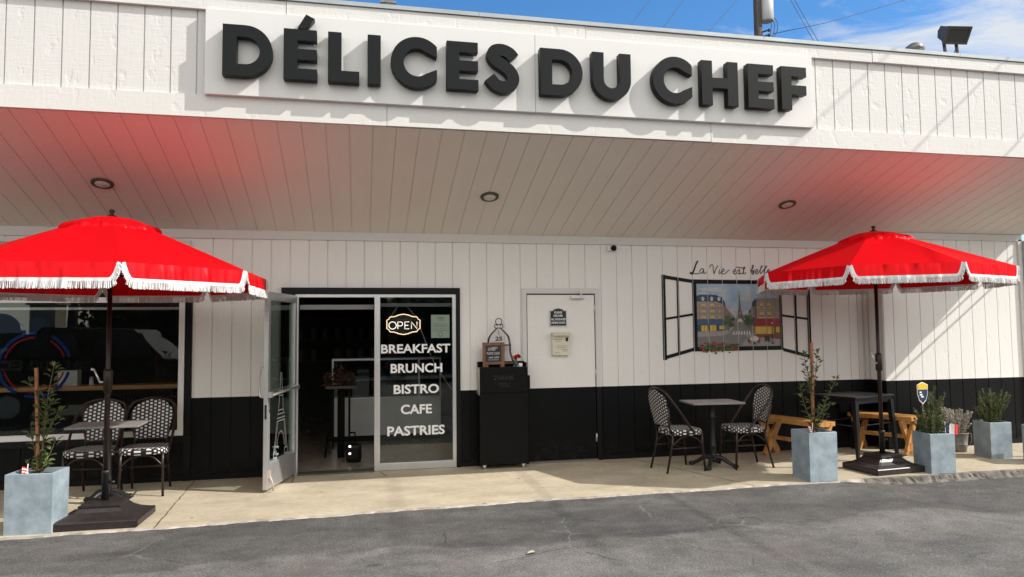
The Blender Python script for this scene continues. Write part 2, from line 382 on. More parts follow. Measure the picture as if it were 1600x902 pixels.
def extruded(loops, depth, bevel=0.0):
    # filled 2D outline (x,z) with holes -> mesh data standing in the xz plane, front at y=-depth
    cu = bpy.data.curves.new('outline', 'CURVE'); cu.dimensions = '2D'; cu.fill_mode = 'BOTH'; cu.extrude = depth / 2; cu.bevel_depth = bevel; cu.bevel_resolution = 1
    for lp in loops:
        sp = cu.splines.new('POLY'); sp.points.add(len(lp) - 1)
        for i, p in enumerate(lp): sp.points[i].co = (p[0], p[1], 0, 1)
        sp.use_cyclic_u = True
    o = bpy.data.objects.new('outline', cu); COL.objects.link(o)
    bpy.context.view_layer.update()
    dg = bpy.context.evaluated_depsgraph_get()
    me = bpy.data.meshes.new_from_object(o.evaluated_get(dg))
    bpy.data.objects.remove(o); bpy.data.curves.remove(cu)
    me.transform(Matrix.Translation((0, -depth / 2, 0)) @ Matrix.Rotation(PI / 2, 4, 'X'))
    return me
def text_mesh(s, x0, x1, z0, z1, y, depth=.001, bold=0.0, shear=0.0, space=1.0):
    cu = bpy.data.curves.new('words', 'FONT'); cu.body = s; cu.size = 1; cu.extrude = 0; cu.offset = bold; cu.shear = shear; cu.space_character = space; cu.resolution_u = 3
    o = bpy.data.objects.new('words', cu); COL.objects.link(o); bpy.context.view_layer.update()
    dg = bpy.context.evaluated_depsgraph_get()
    me = bpy.data.meshes.new_from_object(o.evaluated_get(dg))
    bpy.data.objects.remove(o); bpy.data.curves.remove(cu)
    xs = [v.co.x for v in me.vertices]; ys = [v.co.y for v in me.vertices]
    a, b, c, d = min(xs), max(xs), min(ys), max(ys)
    for v in me.vertices:
        v.co = Vector((x0 + (v.co.x - a) / (b - a) * (x1 - x0), y, z0 + (v.co.y - c) / (d - c) * (z1 - z0)))
    return me
def bm_text(bm, *a, mi=0, **k):
    me = text_mesh(*a, **k); off = len(bm.verts)
    n0 = len(bm.faces)
    bm.from_mesh(me); bm.faces.ensure_lookup_table()
    for f in bm.faces[n0:]: f.material_index = mi
    bpy.data.meshes.remove(me)
def mesh_obj(name, me, m, parent=None):
    me.name = name; me.materials.clear(); me.materials.append(m)
    return link(bpy.data.objects.new(name, me), parent)
def ribbon(bm, pts2, w, y, mi=0):
    # flat painted stroke in the xz plane
    P = [Vector((p[0], 0, p[1])) for p in pts2]
    prev = None
    for i, p in enumerate(P):
        a = P[max(i - 1, 0)]; c = P[min(i + 1, len(P) - 1)]
        d = (c - a).normalized(); nrm = Vector((-d.z, 0, d.x)) * (w(i / (len(P) - 1)) if callable(w) else w) / 2
        cur = (bm.verts.new((p.x + nrm.x, y, p.z + nrm.z)), bm.verts.new((p.x - nrm.x, y, p.z - nrm.z)))
        if prev:
            f = bm.faces.new((prev[0], prev[1], cur[1], cur[0])); f.material_index = mi
        prev = cur

# ------------------------------------------------------------------ setting: sidewalk and asphalt
def sm(a, b, x):
    t = max(0, min(1, (x - a) / (b - a))); return t * t * (3 - 2 * t)
def edge_y(x):
    base = -1.965 + .17 * sm(-3, 2.5, x) + .03 * sm(3, 5, x)
    return base + .010 * math.sin(x * 5.1) + .006 * math.sin(x * 13.7 + 1) + .005 * math.sin(x * 31 + 2) + random.uniform(-.005, .005)
def asph_z(x, y):
    return -.012 - .062 * sm(4.75, 5.6, x) * sm(-5.5, -2.0, y) - .012 * sm(-2.2, -4.5, y) * 0
xs = []
x = -14.0
while x <= 18: xs.append(x); x += .035 if -4 < x < 9 else .5
bm = BM(); pv = None
for x in xs:
    e = edge_y(x); dz = random.uniform(0, .006)
    kr = sm(5.1, 5.5, x); j1, j2, j3 = random.uniform(-.01, .006) * kr, random.uniform(-.012, .008) * kr, random.uniform(-.014, .01) * kr
    cur = [bm.verts.new((x, .12, 0)), bm.verts.new((x, -1.0, 0)), bm.verts.new((x, e + .035 + abs(j1), 0)), bm.verts.new((x, e + .012 + j1 + random.uniform(-.004, .004), -.004 - dz * .4 - abs(j2) * .6)), bm.verts.new((x, e + j2, -.016 - dz - .03 * kr)), bm.verts.new((x, e - .02 + j3, -.055 - .02 * kr)), bm.verts.new((x, e - .012, -.2))]
    if pv:
        for k in range(6):
            f = bm.faces.new((pv[k], pv[k + 1], cur[k + 1], cur[k])); f.material_index = 0 if k < 2 else (1 if x < 5.15 + .05 * math.sin(x * 40) else 3)
    pv = cur
bmesh.ops.recalc_face_normals(bm, faces=bm.faces)
# control joints: shallow dirt-filled strips
for (xa, ya, xb, yb) in ((-1.72, -.02, -1.62, -1.93), (-.69, -.06, -.69, -.42), (.23, -.06, .29, -.33), (3.22, -.02, 3.86, -1.77), (8.1, -.32, 8.0, -1.78)):
    n = 24; last = None
    for i in range(n + 1):
        t = i / n; px = xa + (xb - xa) * t + random.uniform(-.006, .006); py = ya + (yb - ya) * t; w = random.uniform(.003, .006)
        cur = (bm.verts.new((px - w, py, .004)), bm.verts.new((px + w, py, .004)))
        if last: bm.faces.new((last[0], last[1], cur[1], cur[0])).material_index = 2
        last = cur
sidewalk = finish('sidewalk', bm, [M['concrete'], M['curb'], M['joint'], M['curbdark']])
props(sidewalk, 'tan concrete sidewalk along the cafe front', 'sidewalk', kind='structure')
bm = BM()
gx = [-300, -60, -20, -10, -6] + [-5 + .3 * i for i in range(60)] + [14, 20, 60, 300]
gy = [-300, -80, -30, -14, -9] + [-8 + .25 * i for i in range(33)] + [1, 8, 40, 300]
G = [[bm.verts.new((x, y, asph_z(x, y) if y < .2 else -.15)) for y in gy] for x in gx]
for i in range(len(gx) - 1):
    for j in range(len(gy) - 1): bm.faces.new((G[i][j], G[i + 1][j], G[i + 1][j + 1], G[i][j + 1])).smooth = True
props(finish('asphalt', bm, M['asphalt']), 'grey worn asphalt parking lot', 'asphalt', kind='structure')

# ------------------------------------------------------------------ building
GRV = .2032; WX0 = -.7585 - .0
bld = thing('cafe_building', 'white board-sided cafe with black lower walls and a deep overhanging porch roof', 'building', (0, 0, 0))
def grooved(bm, x0, x1, z0, z1, y, off, gw=.009, gd=.010, mi=0, sgn=-1):
    # boards facing -y, with real recessed grooves at off + k*GRV
    ks = [off + k * GRV for k in range(-40, 90) if x0 + gw < off + k * GRV < x1 - gw]
    e = [x0] + ks + [x1]
    zs = [z0, z1]
    for i in range(len(e) - 1):
        a = e[i] + (gw / 2 if i > 0 else 0); b = e[i + 1] - (gw / 2 if i < len(e) - 2 else 0)
        quad(bm, [(a, y, z0), (b, y, z0), (b, y, z1), (a, y, z1)], mi)
    for g in ks:
        a, b = g - gw / 2, g + gw / 2
        quad(bm, [(a, y, z0), (a, y + gd, z0), (a, y + gd, z1), (a, y, z1)], mi)
        quad(bm, [(a, y + gd, z0), (b, y + gd, z0), (b, y + gd, z1), (a, y + gd, z1)], mi)
        quad(bm, [(b, y + gd, z0), (b, y, z0), (b, y, z1), (b, y + gd, z1)], mi)
    quad(bm, [(x0, y + .03, z0), (x0, y + .03, z1), (x1, y + .03, z1), (x1, y + .03, z0)], mi)
PZ = .879            # paint line
SZ = 2.70
BX = 6.635           # start of the bump-out
EX = 8.80            # building end
# upper white siding
bm = BM()
grooved(bm, -8, -1.77, 2.0, SZ, 0, WX0)          # above the window
grooved(bm, -1.77, -.85, PZ, SZ, 0, WX0)
grooved(bm, -.85, 1.151, 2.075, SZ, 0, WX0)
grooved(bm, 1.151, 1.90, PZ, SZ, 0, WX0)
grooved(bm, 1.90, 2.84, 2.075, SZ, 0, WX0)
grooved(bm, 2.84, BX + .02, PZ, SZ, 0, WX0)
grooved(bm, BX, EX, PZ - .004, 2.82, -.3, WX0 + .02)
quad(bm, [(BX, 0, PZ), (BX, -.3, PZ), (BX, -.3, 2.82), (BX, 0, 2.82)])
quad(bm, [(EX, -.3, PZ), (EX, 3, PZ), (EX, 3, 2.82), (EX, -.3, 2.82)])
finish('siding', bm, M['white'], bld)
bm = BM()
grooved(bm, -8, -1.77, .02, .46, 0.0, WX0)
grooved(bm, -1.77, -.85, .0, PZ, 0, WX0)
grooved(bm, 1.151, 1.90, .0, PZ, 0, WX0)
grooved(bm, 2.84, BX + .02, .0, PZ, 0, WX0)
grooved(bm, BX, EX, .0, PZ - .004, -.3, WX0 + .02)
quad(bm, [(BX, 0, 0), (BX, -.3, 0), (BX, -.3, PZ), (BX, 0, PZ)])
quad(bm, [(EX, -.3, 0), (EX, 3, 0), (EX, 3, PZ), (EX, -.3, PZ)])
finish('wainscot', bm, M['black'], bld)
bm = BM()
for a, b, y in ((-8, -.853, 0), (1.154, 1.30, 0), (2.843, BX, 0), (BX - .012, EX, -.3)): box(bm, a, b, y - .012, y + .004, 0.002, .055)
finish('base_board', bm, M['blacktrim'], bld)
# corner boards of the bump-out and end of the wall
bm = BM()
box(bm, BX - .16, BX - .10, -.012, .0, PZ, 2.62)
box(bm, BX - .07, BX - .012, -.018, .0, PZ, 2.62)
box(bm, BX - .014, BX, -.292, -.22, PZ, 2.7)
finish('corner_trim', bm, M['trim'], bld); bm = BM(); box(bm, EX - .03, EX + .03, -.325, -.24, PZ, 2.74); finish('end_trim', bm, M['trim'], bld)
bm = BM()
box(bm, EX + .034, EX + .11, -.36, -.28, .02, 2.72, bev=.008)
box(bm, EX + .03, EX + .115, -.365, -.275, 2.5, 2.53); box(bm, EX + .03, EX + .115, -.365, -.275, .8, .83)
finish('downspout', bm, mat('downspout_paint', (.38, .42, .46), .45), bld)
bm = BM()
box(bm, -8, BX, -.025, .0, 2.615, 2.71); box(bm, BX + .002, EX + .03, -.325, -.3, 2.715, 2.80)
finish('crown_molding', bm, M['trim'], bld)
# soffit boards, sloping up towards the street
FY = -2.046; FZ0 = 3.373
bm = BM()
def sz(y): return SZ - .327 * y
ks = [WX0 + .06 + k * .2032 for k in range(-36, 48)]
for i in range(len(ks) - 1):
    a, b = ks[i] + .003, ks[i + 1] - .003
    if b > EX + .06: break
    quad(bm, [(a, .02, sz(.02)), (b, .02, sz(.02)), (b, FY + .01, sz(FY)), (a, FY + .01, sz(FY))])
    quad(bm, [(b, .02, sz(.02)), (b + .006, .02, sz(.02)), (b + .006, .02, sz(.02) + .008), (b, .02, sz(.02) + .008)])
    quad(bm, [(b, .02, sz(.02) + .008), (b + .006, .02, sz(.02) + .008), (b + .006, FY + .01, sz(FY) + .008), (b, FY + .01, sz(FY) + .008)])
    quad(bm, [(b, .02, sz(.02)), (b, FY + .01, sz(FY)), (b, FY + .01, sz(FY) + .008), (b, .02, sz(.02) + .008)])
    quad(bm, [(b + .006, .02, sz(.02)), (b + .006, .02, sz(.02) + .008), (b + .006, FY + .01, sz(FY) + .008), (b + .006, FY + .01, sz(FY))])
finish('soffit', bm, M['soffit'], bld)
# fascia siding, boards, cap and roof
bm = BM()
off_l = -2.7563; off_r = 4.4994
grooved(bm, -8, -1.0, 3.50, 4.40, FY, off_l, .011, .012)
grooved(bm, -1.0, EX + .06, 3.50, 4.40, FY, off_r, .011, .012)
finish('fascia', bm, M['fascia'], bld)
bm = BM()
segs = [(-8, -3.0), (-2.996, .23), (.234, 3.32), (3.324, 6.42), (6.424, EX + .07)]
for i, (a, b) in enumerate(segs): box(bm, a, b, FY - .022 - .002 * (i % 2), FY + .02, FZ0 - .003 * (i % 2), 3.555)
finish('trim_board', bm, M['trim'], bld)
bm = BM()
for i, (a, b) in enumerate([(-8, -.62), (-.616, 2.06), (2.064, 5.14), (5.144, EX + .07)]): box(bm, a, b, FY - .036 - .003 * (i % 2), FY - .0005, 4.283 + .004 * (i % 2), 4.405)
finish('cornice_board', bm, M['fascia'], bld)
bm = BM()
for a, b in [(-8, -1.9), (-1.897, 1.05), (1.053, 3.9), (3.903, 6.2), (6.203, EX + .1)]:
    box(bm, a, b, FY - .055, FY + .25, 4.411, 4.418); box(bm, a, b, FY - .052, FY - .046, 4.418, 4.448)
    quad(bm, [(a, FY - .05, 4.448), (b, FY - .05, 4.448), (b, FY + .2, 4.50), (a, FY + .2, 4.50)])
finish('roof_cap', bm, M['cap'], bld)
bm = BM()
box(bm, -8, EX + .05, FY + .2, 9, 4.44, 4.47)
box(bm, EX + .03, EX + .06, FY + .02, 9, 2.85, 4.435)     # gable end
box(bm, -8.03, -7.98, FY + .02, 9, 0, 4.435)
finish('roof', bm, M['roof'], bld)
bm = BM()
for x_, dz_ in ((9.16, .06), (9.33, .02)): tube(bm, [(x_, -.15, sz(-.15) + dz_), (x_, FY - .05, sz(FY) + dz_)], .014, 8)
for y_ in (-.4, -1.8): tube(bm, [(EX + .05, y_, sz(y_) + .10), (9.35, y_, sz(y_) + .04)], .006, 6)
finish('shadow_pipe', bm, M['zinc'], bld)  # unseen pipes added past the gable end to cast streaks on the wall
# interior shell: dark room behind the glass
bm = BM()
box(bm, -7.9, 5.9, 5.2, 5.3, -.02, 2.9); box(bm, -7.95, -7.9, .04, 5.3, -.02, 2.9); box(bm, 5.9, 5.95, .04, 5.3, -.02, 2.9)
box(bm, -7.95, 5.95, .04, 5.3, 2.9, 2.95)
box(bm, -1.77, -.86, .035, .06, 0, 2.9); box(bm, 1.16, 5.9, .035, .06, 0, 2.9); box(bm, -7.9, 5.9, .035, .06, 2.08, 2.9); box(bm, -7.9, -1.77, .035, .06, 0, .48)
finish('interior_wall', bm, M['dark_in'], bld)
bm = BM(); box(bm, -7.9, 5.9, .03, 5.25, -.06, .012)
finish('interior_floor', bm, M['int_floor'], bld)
bm = BM(); box(bm, .45, .60, 3.4, 3.55, .012, 2.9)
finish('column', bm, mat('brown_column', (.085, .065, .05), .6), bld)

# window with counter behind it
wx0, wx1, wz0, wz1 = -6.5, -1.846, .485, 1.965
win = None
bm = BM()
box(bm, wx0, wx1, -.018, .02, wz0, wz0 + .058); box(bm, wx0, wx1, -.018, .02, wz1 - .055, wz1)
box(bm, wx1 - .058, wx1, -.02, .022, wz0 + .001, wz1 - .001)
win = finish('window', bm, M['whiteframe'], bld); win['label'] = 'wide dark shop window with white frame'
bm = BM(); box(bm, -3.72, -3.66, -.004, .02, wz0 + .058, wz1 - .055)
finish('mullion', bm, M['blacktrim'], win)
bm = BM(); box(bm, wx0, wx1 - .055, .006, .010, wz0 + .05, wz1 - .05)
finish('pane', bm, M['glass'], win)
bm = BM(); box(bm, wx0, wx1 - .06, .012, .03, 1.835, 1.862)
finish('blind_rail', bm, M['whiteframe'], win)
bm = BM(); box(bm, -1.842, -1.772, -.022, .02, .0, 2.0); box(bm, -6.5, -1.76, -.03, .02, .415, .478); box(bm, -6.5, -1.842, -.014, .02, 1.967, 2.01)
finish('casing', bm, M['blacktrim'], win)
# round emblem on the glass: blue and red arcs, dark shop name across the middle
bm = BM(); cx, cz = -3.30, 1.265
def arc(bm, r0, r1, a0, a1, y, mi):
    n = 28; last = None
    for i in range(n + 1):
        a = R(a0 + (a1 - a0) * i / n); c, s = math.cos(a), math.sin(a)
        cur = (bm.verts.new((cx + r0 * c, y, cz + r0 * s)), bm.verts.new((cx + r1 * c, y, cz + r1 * s)))
        if last: bm.faces.new((last[0], last[1], cur[1], cur[0])).material_index = mi
        last = cur
for a0, a1 in ((14, 62), (88, 168), (192, 240), (255, 346)):
    arc(bm, .315, .345, a0, a1, .012, 0); arc(bm, .275, .292, a0 + 2, a1 - 2, .012, 1)
finish('emblem', bm, [M['blue'], M['vred']], win)
dv = mat('dark_vinyl', (.020, .020, .021), .5, spec=.2)
for w_, a_, b_ in (('DÉLICES', -3.93, -3.41), ('DU', -3.34, -3.17), ('CHEF', -3.10, -2.76)):
    bm = BM(); bm_text(bm, w_, a_, b_, 1.21, 1.31 + (.03 if w_[0] == 'D' and len(w_) > 2 else 0), .0125, bold=.015); finish('lettering', bm, dv, win)
# white framed transom strip above the window, mostly behind the parasol
bm = BM()
box(bm, -6.5, -1.80, -.03, .0, 2.545, 2.585); box(bm, -1.86, -1.80, -.032, .0, 2.06, 2.545); box(bm, -6.5, -1.86, -.03, .0, 2.02, 2.06)
tr = finish('transom_frame', bm, M['trim'], bld)
bm = BM(); box(bm, -6.5, -1.86, -.012, -.004, 2.06, 2.545); finish('transom_panel', bm, mat('grey_transom', (.30, .31, .32), .3), tr)

# storefront: black casing, aluminium frame, fixed glass
bm = BM()
box(bm, -.85, -.703, -.03, .05, 0, 2.075); box(bm, 1.105, 1.151, -.03, .05, 0, 2.075); box(bm, -.703, 1.105, -.03, .05, 2.002, 2.075)
finish('casing', bm, M['blacktrim'], bld)
bm = BM()
box(bm, -.70, 1.103, -.022, .05, 1.965, 2.0, bev=.003); box(bm, 1.062, 1.103, -.024, .05, .004, 1.966, bev=.003); box(bm, -.70, -.665, -.02, .05, 0, 1.966)
box(bm, .168, .232, -.026, .05, .004, 1.966, bev=.004); box(bm, .232, 1.062, -.024, .05, .004, .085, bev=.003)
sf = finish('storefront_frame', bm, M['alu'], bld)
bm = BM(); box(bm, .23, 1.064, .008, .014, .08, 1.968); finish('pane', bm, M['glass'], sf)
bm = BM(); box(bm, .235, 1.06, .05, .07, 1.86, 1.9); box(bm, -.66, .165, .08, .115, 1.83, 1.885, bev=.004); finish('header_rail', bm, mat('dim_rail', (.20, .20, .20), .5, .2), sf)
bm = BM(); box(bm, -.665, .168, -.06, .10, .002, .016); finish('threshold', bm, mat('worn_threshold', (.10, .09, .08), .5, .3), sf)
for s, a, b, z0, z1 in (('BREAKFAST', .244, 1.040, 1.322, 1.426), ('BRUNCH', .352, .944, 1.096, 1.203), ('BISTRO', .386, .905, .857, .963), ('CAFE', .466, .822, .625, .735), ('PASTRIES', .314, .970, .383, .492)):
    bm = BM(); bm_text(bm, s, a, b, z0, z1, .004, bold=.026); finish('lettering', bm, M['textwhite'], sf)

# open entrance door: built closed along +x from the hinge, turned outwards
DL = .84
door = thing('entrance_door', None, None, (-.70, -.035, 0), R(256)); door.parent = bld
def part(name, m, boxes, parent, bev=0):
    bm = BM()
    for b in boxes: box(bm, *b, bev=bev)
    return finish(name, bm, m, parent)
part('stile', M['alu'], [(0, .055, -.022, .022, .03, 1.985), (DL - .06, DL, -.022, .022, .03, 1.985), (.055, DL - .06, -.022, .022, 1.90, 1.985), (.055, DL - .06, -.022, .022, .03, .275)], door, .003)
part('pane', M['doorglass'], [(.053, DL - .058, -.004, .004, .27, 1.905)], door)
part('inner_stop', M['alu'], [(.055, .075, -.012, .012, .275, 1.90), (DL - .08, DL - .06, -.012, .012, .275, 1.90), (.075, DL - .08, -.0125, .0125, .275, .292)], door)
bm = BM(); tube(bm, [(.02, .055, .98), (DL - .02, .055, .955)], .014); box(bm, .01, .06, .022, .06, .95, 1.0); box(bm, DL - .06, DL - .01, .022, .06, .93, .985)
finish('push_bar', bm, M['alu'], door)
bm = BM(); tube(bm, catmull([(DL - .035, -.022, 1.22), (DL - .035, -.075, 1.20), (DL - .035, -.075, .96), (DL - .035, -.022, .94)], 6), .011)
finish('handle', bm, M['alu'], door)
bm = BM(); box(bm, DL - .002, DL + .003, -.010, .010, .72, .86); tube(bm, [(DL - .04, .022, .80), (DL - .04, .035, .80)], .014)
finish('lock', bm, M['iron'], door)
bm = BM(); tube(bm, [(DL - .05, .024, .17), (DL - .05, .05, .11), (DL - .03, .075, .02)], .010); box(bm, DL - .075, DL - .025, .022, .034, .13, .21)
finish('kick_stop', bm, mat('worn_stop', (.45, .38, .35), .5, .3), door)
bm = BM()
def tw(u): return .42 - (u - .3) * .43     # decal coordinate helper
ex, eb = .43, .30
W = .011
for sgn in (-1, 1):
    ribbon(bm, [(ex + sgn * .155, eb + .06), (ex + sgn * .13, eb + .18), (ex + sgn * .085, eb + .36)], W, .0055)
    ribbon(bm, [(ex + sgn * .20, eb + .0), (ex + sgn * .195, eb + .06)], W, .0055)
    ribbon(bm, [(ex + sgn * .115, eb), (ex + sgn * .115, eb + .06)], W, .0055)
    ribbon(bm, [(ex + sgn * .2, eb + .06), (ex + sgn * .11, eb + .06)], W, .0055); ribbon(bm, [(ex + sgn * .2, eb), (ex + sgn * .11, eb)], W, .0055)
    ribbon(bm, [(ex + sgn * .19, eb + .06), (ex + sgn * .11, eb + .36)], W, .0055)
    ribbon(bm, [(ex + sgn * .075, eb + .43), (ex + sgn * .045, eb + .62)], W, .0055)
    ribbon(bm, [(ex + sgn * .035, eb + .67), (ex + sgn * .012, eb + .86)], W, .0055)
for z, w in ((.36, .12), (.39, .12), (.43, .105), (.47, .07), (.62, .06), (.67, .06), (.645, .06)): ribbon(bm, [(ex - w, eb + z), (ex + w, eb + z)], W, .0055)
ribbon(bm, [(ex + .105 * math.cos(R(a)), eb + .09 + .16 * math.sin(R(a))) for a in range(0, 181, 12)], W, .0055)
finish('tower_decal', bm, M['silverline'], door)

# service door
sd = thing('service_door', None, None, (0, 0, 0)); sd.parent = bld; sd['label'] = 'plain service door painted white above and black below'
bm = BM(); box(bm, 1.965, 2.805, -.004, .03, PZ + .001, 1.995); finish('door_panel', bm, M['white'], sd)
bm = BM(); box(bm, 1.965, 2.805, -.004, .03, .03, PZ); finish('kick_panel', bm, M['black'], sd)
bm = BM()
box(bm, 1.90, 1.952, -.022, .03, PZ, 2.075); box(bm, 2.817, 2.868, -.022, .03, PZ, 2.075); box(bm, 1.952, 2.817, -.022, .03, 2.012, 2.075)
finish('frame', bm, M['trim'], sd)
for a_, b_ in ((1.90, 1.952), (2.817, 2.868)):
    bm = BM(); box(bm, a_, b_, -.022, .03, .0, PZ - .001); finish('jamb', bm, M['blacktrim'], sd)
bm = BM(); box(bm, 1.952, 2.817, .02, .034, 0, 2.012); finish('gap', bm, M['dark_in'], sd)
for z in (1.835, 1.05, .27):
    bm = BM(); tube(bm, [(2.811, -.012, z - .05), (2.811, -.012, z + .05)], .008); box(bm, 2.80, 2.822, -.010, -.003, z - .05, z + .05)
    finish('hinge', bm, M['alu'], sd)
bm = BM(); box(bm, 2.50, 2.67, -.05, -.005, 1.945, 1.985, bev=.008); box(bm, 2.62, 2.64, -.06, -.045, 1.98, 2.0); tube(bm, [(2.63, -.055, 1.99), (2.60, -.045, 2.04)], .006); finish('door_closer', bm, M['alu'], sd)
bm = BM(); box(bm, 1.955, 2.815, -.05, -.005, .002, .02); finish('threshold', bm, mat('grey_sill', (.16, .15, .14), .6, .2), sd)

# ------------------------------------------------------------------ sign with block letters
PY = FY - .07
sign = thing('shop_sign', 'white sign panel with raised dark block letters reading DÉLICES DU CHEF', 'sign', (0, PY, 0))
bm = BM(); box(bm, -1.257, 1.562, 0, .066, 3.552, 4.276, bev=.003); box(bm, 1.565, 4.415, 0, .066, 3.553, 4.274, bev=.003)
finish('sign_panel', bm, M['panel'], sign)
LT, LB = 4.118, 3.69; LH = LT - LB; ST = .108
def rect(a, b, c, d): return [(a, c), (b, c), (b, d), (a, d)]
def arcpts(cx, cz, rx, rz, a0, a1, n=20): return [(cx + rx * math.cos(R(a0 + (a1 - a0) * i / n)), cz + rz * math.sin(R(a0 + (a1 - a0) * i / n))) for i in range(n + 1)]
def gl_E(w): return [[(0, 0), (w, 0), (w, .092), (ST, .092), (ST, .17), (w * .99, .17), (w * .99, .26), (ST, .26), (ST, .336), (w * .985, .336), (w * .985, LH), (0, LH)]]
def gl_F(w): return [[(0, 0), (ST, 0), (ST, .155), (w * .99, .155), (w * .99, .245), (ST, .245), (ST, .336), (w, .336), (w, LH), (0, LH)]]
def gl_L(w): return [[(0, 0), (w, 0), (w, .096), (ST, .096), (ST, LH), (0, LH)]]
def gl_I(w): return [rect(0, w, 0, LH)]
def gl_D(w):
    r = LH / 2; o = [(0, 0), (w - r * 1.0, 0)] + arcpts(w - r, r, r, r, -90, 90)[1:] + [(0, LH)]
    ri = r - .098; i = [(ST, .098), (w - r, .098)] + arcpts(w - r, r, ri, ri, -90, 90)[1:] + [(ST, LH - .098)]
    return [o, list(reversed(i))]
def gl_U(w):
    r = w / 2; ri = r - ST * .98
    return [[(0, LH)] + arcpts(r, r - .008, r, r, 180, 360) + [(w, LH), (w - ST, LH)] + list(reversed(arcpts(r, r - .004, ri, ri + .005, 180, 360))) + [(ST, LH)]]
def gl_C(w):
    r = LH / 2 + .011; ri = .118; c = (r, LH / 2); a1 = math.degrees(math.acos((w - r) / r))
    o = arcpts(c[0], c[1], r, r, a1, 360 - a1, 44)
    return [o + [(w, c[1] - .055)] + list(reversed(arcpts(c[0], c[1], ri, ri + .006, 52, 308, 36))) + [(w, c[1] + .055)]]
def gl_H(w): return [[(0, 0), (ST, 0), (ST, .167), (w - ST, .167), (w - ST, 0), (w, 0), (w, LH), (w - ST, LH), (w - ST, .265), (ST, .265), (ST, LH), (0, LH)]]
def gl_S(w):
    px = [(1082, 226), (1045, 186), (985, 163), (928, 172), (907, 212), (935, 256), (990, 292), (1050, 338), (1077, 398), (1058, 452), (1000, 478), (935, 462), (880, 402)]
    P = catmull([((p[0] - 838) / 290 * w, 0, (528 - p[1]) / 416 * (LH + .016) - .008) for p in px], 6)
    L1, L2 = [], []
    for i, p in enumerate(P):
        d = (P[min(i + 1, len(P) - 1)] - P[max(i - 1, 0)]).normalized(); n = Vector((-d.z, 0, d.x)) * ST * .49
        L1.append((p.x + n.x, p.z + n.z)); L2.append((p.x - n.x, p.z - n.z))
    return [L1 + list(reversed(L2))]
GLY = dict(D=gl_D, E=gl_E, L=gl_L, I=gl_I, C=gl_C, S=gl_S, U=gl_U, H=gl_H, F=gl_F)
for ch, a, b in (('D', -1.105, -.715), ('E', -.624, -.355), ('L', -.264, -.007), ('I', .065, .173), ('C', .261, .656), ('E', .745, 1.023), ('S', 1.079, 1.396), ('D', 1.591, 1.987), ('U', 2.084, 2.455), ('C', 2.675, 3.068), ('H', 3.17, 3.546), ('E', 3.653, 3.928), ('F', 4.012, 4.284)):
    me = extruded(GLY[ch](b - a), .075, .0015)
    o = mesh_obj('letter', me, M['letter'], sign); o.location = (a, -.012, LB)
me = extruded([[(0, 0), (.060, -.008), (.134, .088), (.067, .120)]], .075, .0015)
o = mesh_obj('accent_mark', me, M['letter'], sign); o.location = (-.512, -.012, LT + .012)

# ------------------------------------------------------------------ things on the building
bm = BM()
def recessed(x, y, label):
    t = thing('recessed_light', label, 'ceiling light', (x, y, sz(y)), 0, 'round recessed lights in the porch ceiling')
    t.rotation_euler = (math.atan(-.327), 0, 0)
    return t
t0 = recessed(-2.389, -.941, 'round bronze recessed ceiling light under the red glow above the left parasol')
bm = BM(); lathe(bm, [(.075, -.012), (.088, -.016), (.098, -.012), (.101, .01), (.06, .012)], 32); finish('trim_ring', bm, M['ringbr'], t0)
bm = BM(); lathe(bm, [(.0001, -.0175), (.060, -.0172), (.066, -.010)], 28); finish('lens', bm, M['lens'], t0)
o = dup(t0, (1.353, -.909, sz(-.909)), 0, 'round bronze recessed ceiling light above the glass storefront, middle of three'); o.rotation_euler = t0.rotation_euler
o = dup(t0, (4.869, -.939, sz(-.939)), 0, 'round bronze recessed ceiling light above the painted mural, rightmost of three'); o.rotation_euler = t0.rotation_euler
t = thing('security_camera', 'small black dome security camera high on the white wall', 'camera', (3.025, -.0, 2.566))
bm = BM(); box(bm, -.045, .02, -.06, -.002, -.035, .035, bev=.008); finish('housing', bm, M['whiteframe'], t)
bm = BM(); bmesh.ops.create_uvsphere(bm, u_segments=16, v_segments=10, radius=.036, matrix=Matrix.Translation((.022, -.075, 0))); finish('lens', bm, M['dkbox'], t, True)

t = thing('floodlight', 'dark bronze rectangular floodlight tilted on two brackets at the roof edge', 'floodlight', (6.31, -1.90, 4.46), R(-8)); t.scale = (.77, .77, .85)
bm = BM()
mt = Matrix.Translation((0, -.02, .335)) @ Matrix.Rotation(R(36), 4, 'X')
pr = [(-.085, -.09), (.07, -.075), (.11, 0), (.085, .075), (-.065, .10)]   # profile y,z
A = [bm.verts.new(mt @ Vector((-.165, p[0], p[1]))) for p in pr]; B = [bm.verts.new(mt @ Vector((.165, p[0], p[1]))) for p in pr]
bm.faces.new(A); bm.faces.new(list(reversed(B)))
for k in range(5): bm.faces.new((A[k], B[k], B[(k + 1) % 5], A[(k + 1) % 5]))
bmesh.ops.recalc_face_normals(bm, faces=bm.faces)
box(bm, -.178, .178, -.105, -.085, .085, .118, mtx=mt); box(bm, -.178, .178, -.105, -.085, -.108, -.080, mtx=mt); box(bm, -.178, -.145, -.105, -.085, -.08, .085, mtx=mt); box(bm, .145, .178, -.105, -.085, -.08, .085, mtx=mt)
finish('housing', bm, M['flood'], t)
bm = BM(); box(bm, -.145, .145, -.098, -.088, -.08, .085, mtx=mt); finish('lens', bm, M['floodlens'], t)
for x in (-.12, .06):
    bm = BM(); tube(bm, [(x, .0, 0), (x, .0, .12), (x - .0, .02, .25)], .022, 10); tube(bm, [(x, 0, 0), (x, 0, .03)], .032, 10); finish('bracket', bm, M['flood'], t)
bm = BM(); tube(bm, catmull([(-.03, .0, .02), (.01, -.04, .14), (.0, .0, .26)], 6), .005, 6); finish('cable', bm, M['wire'], t)
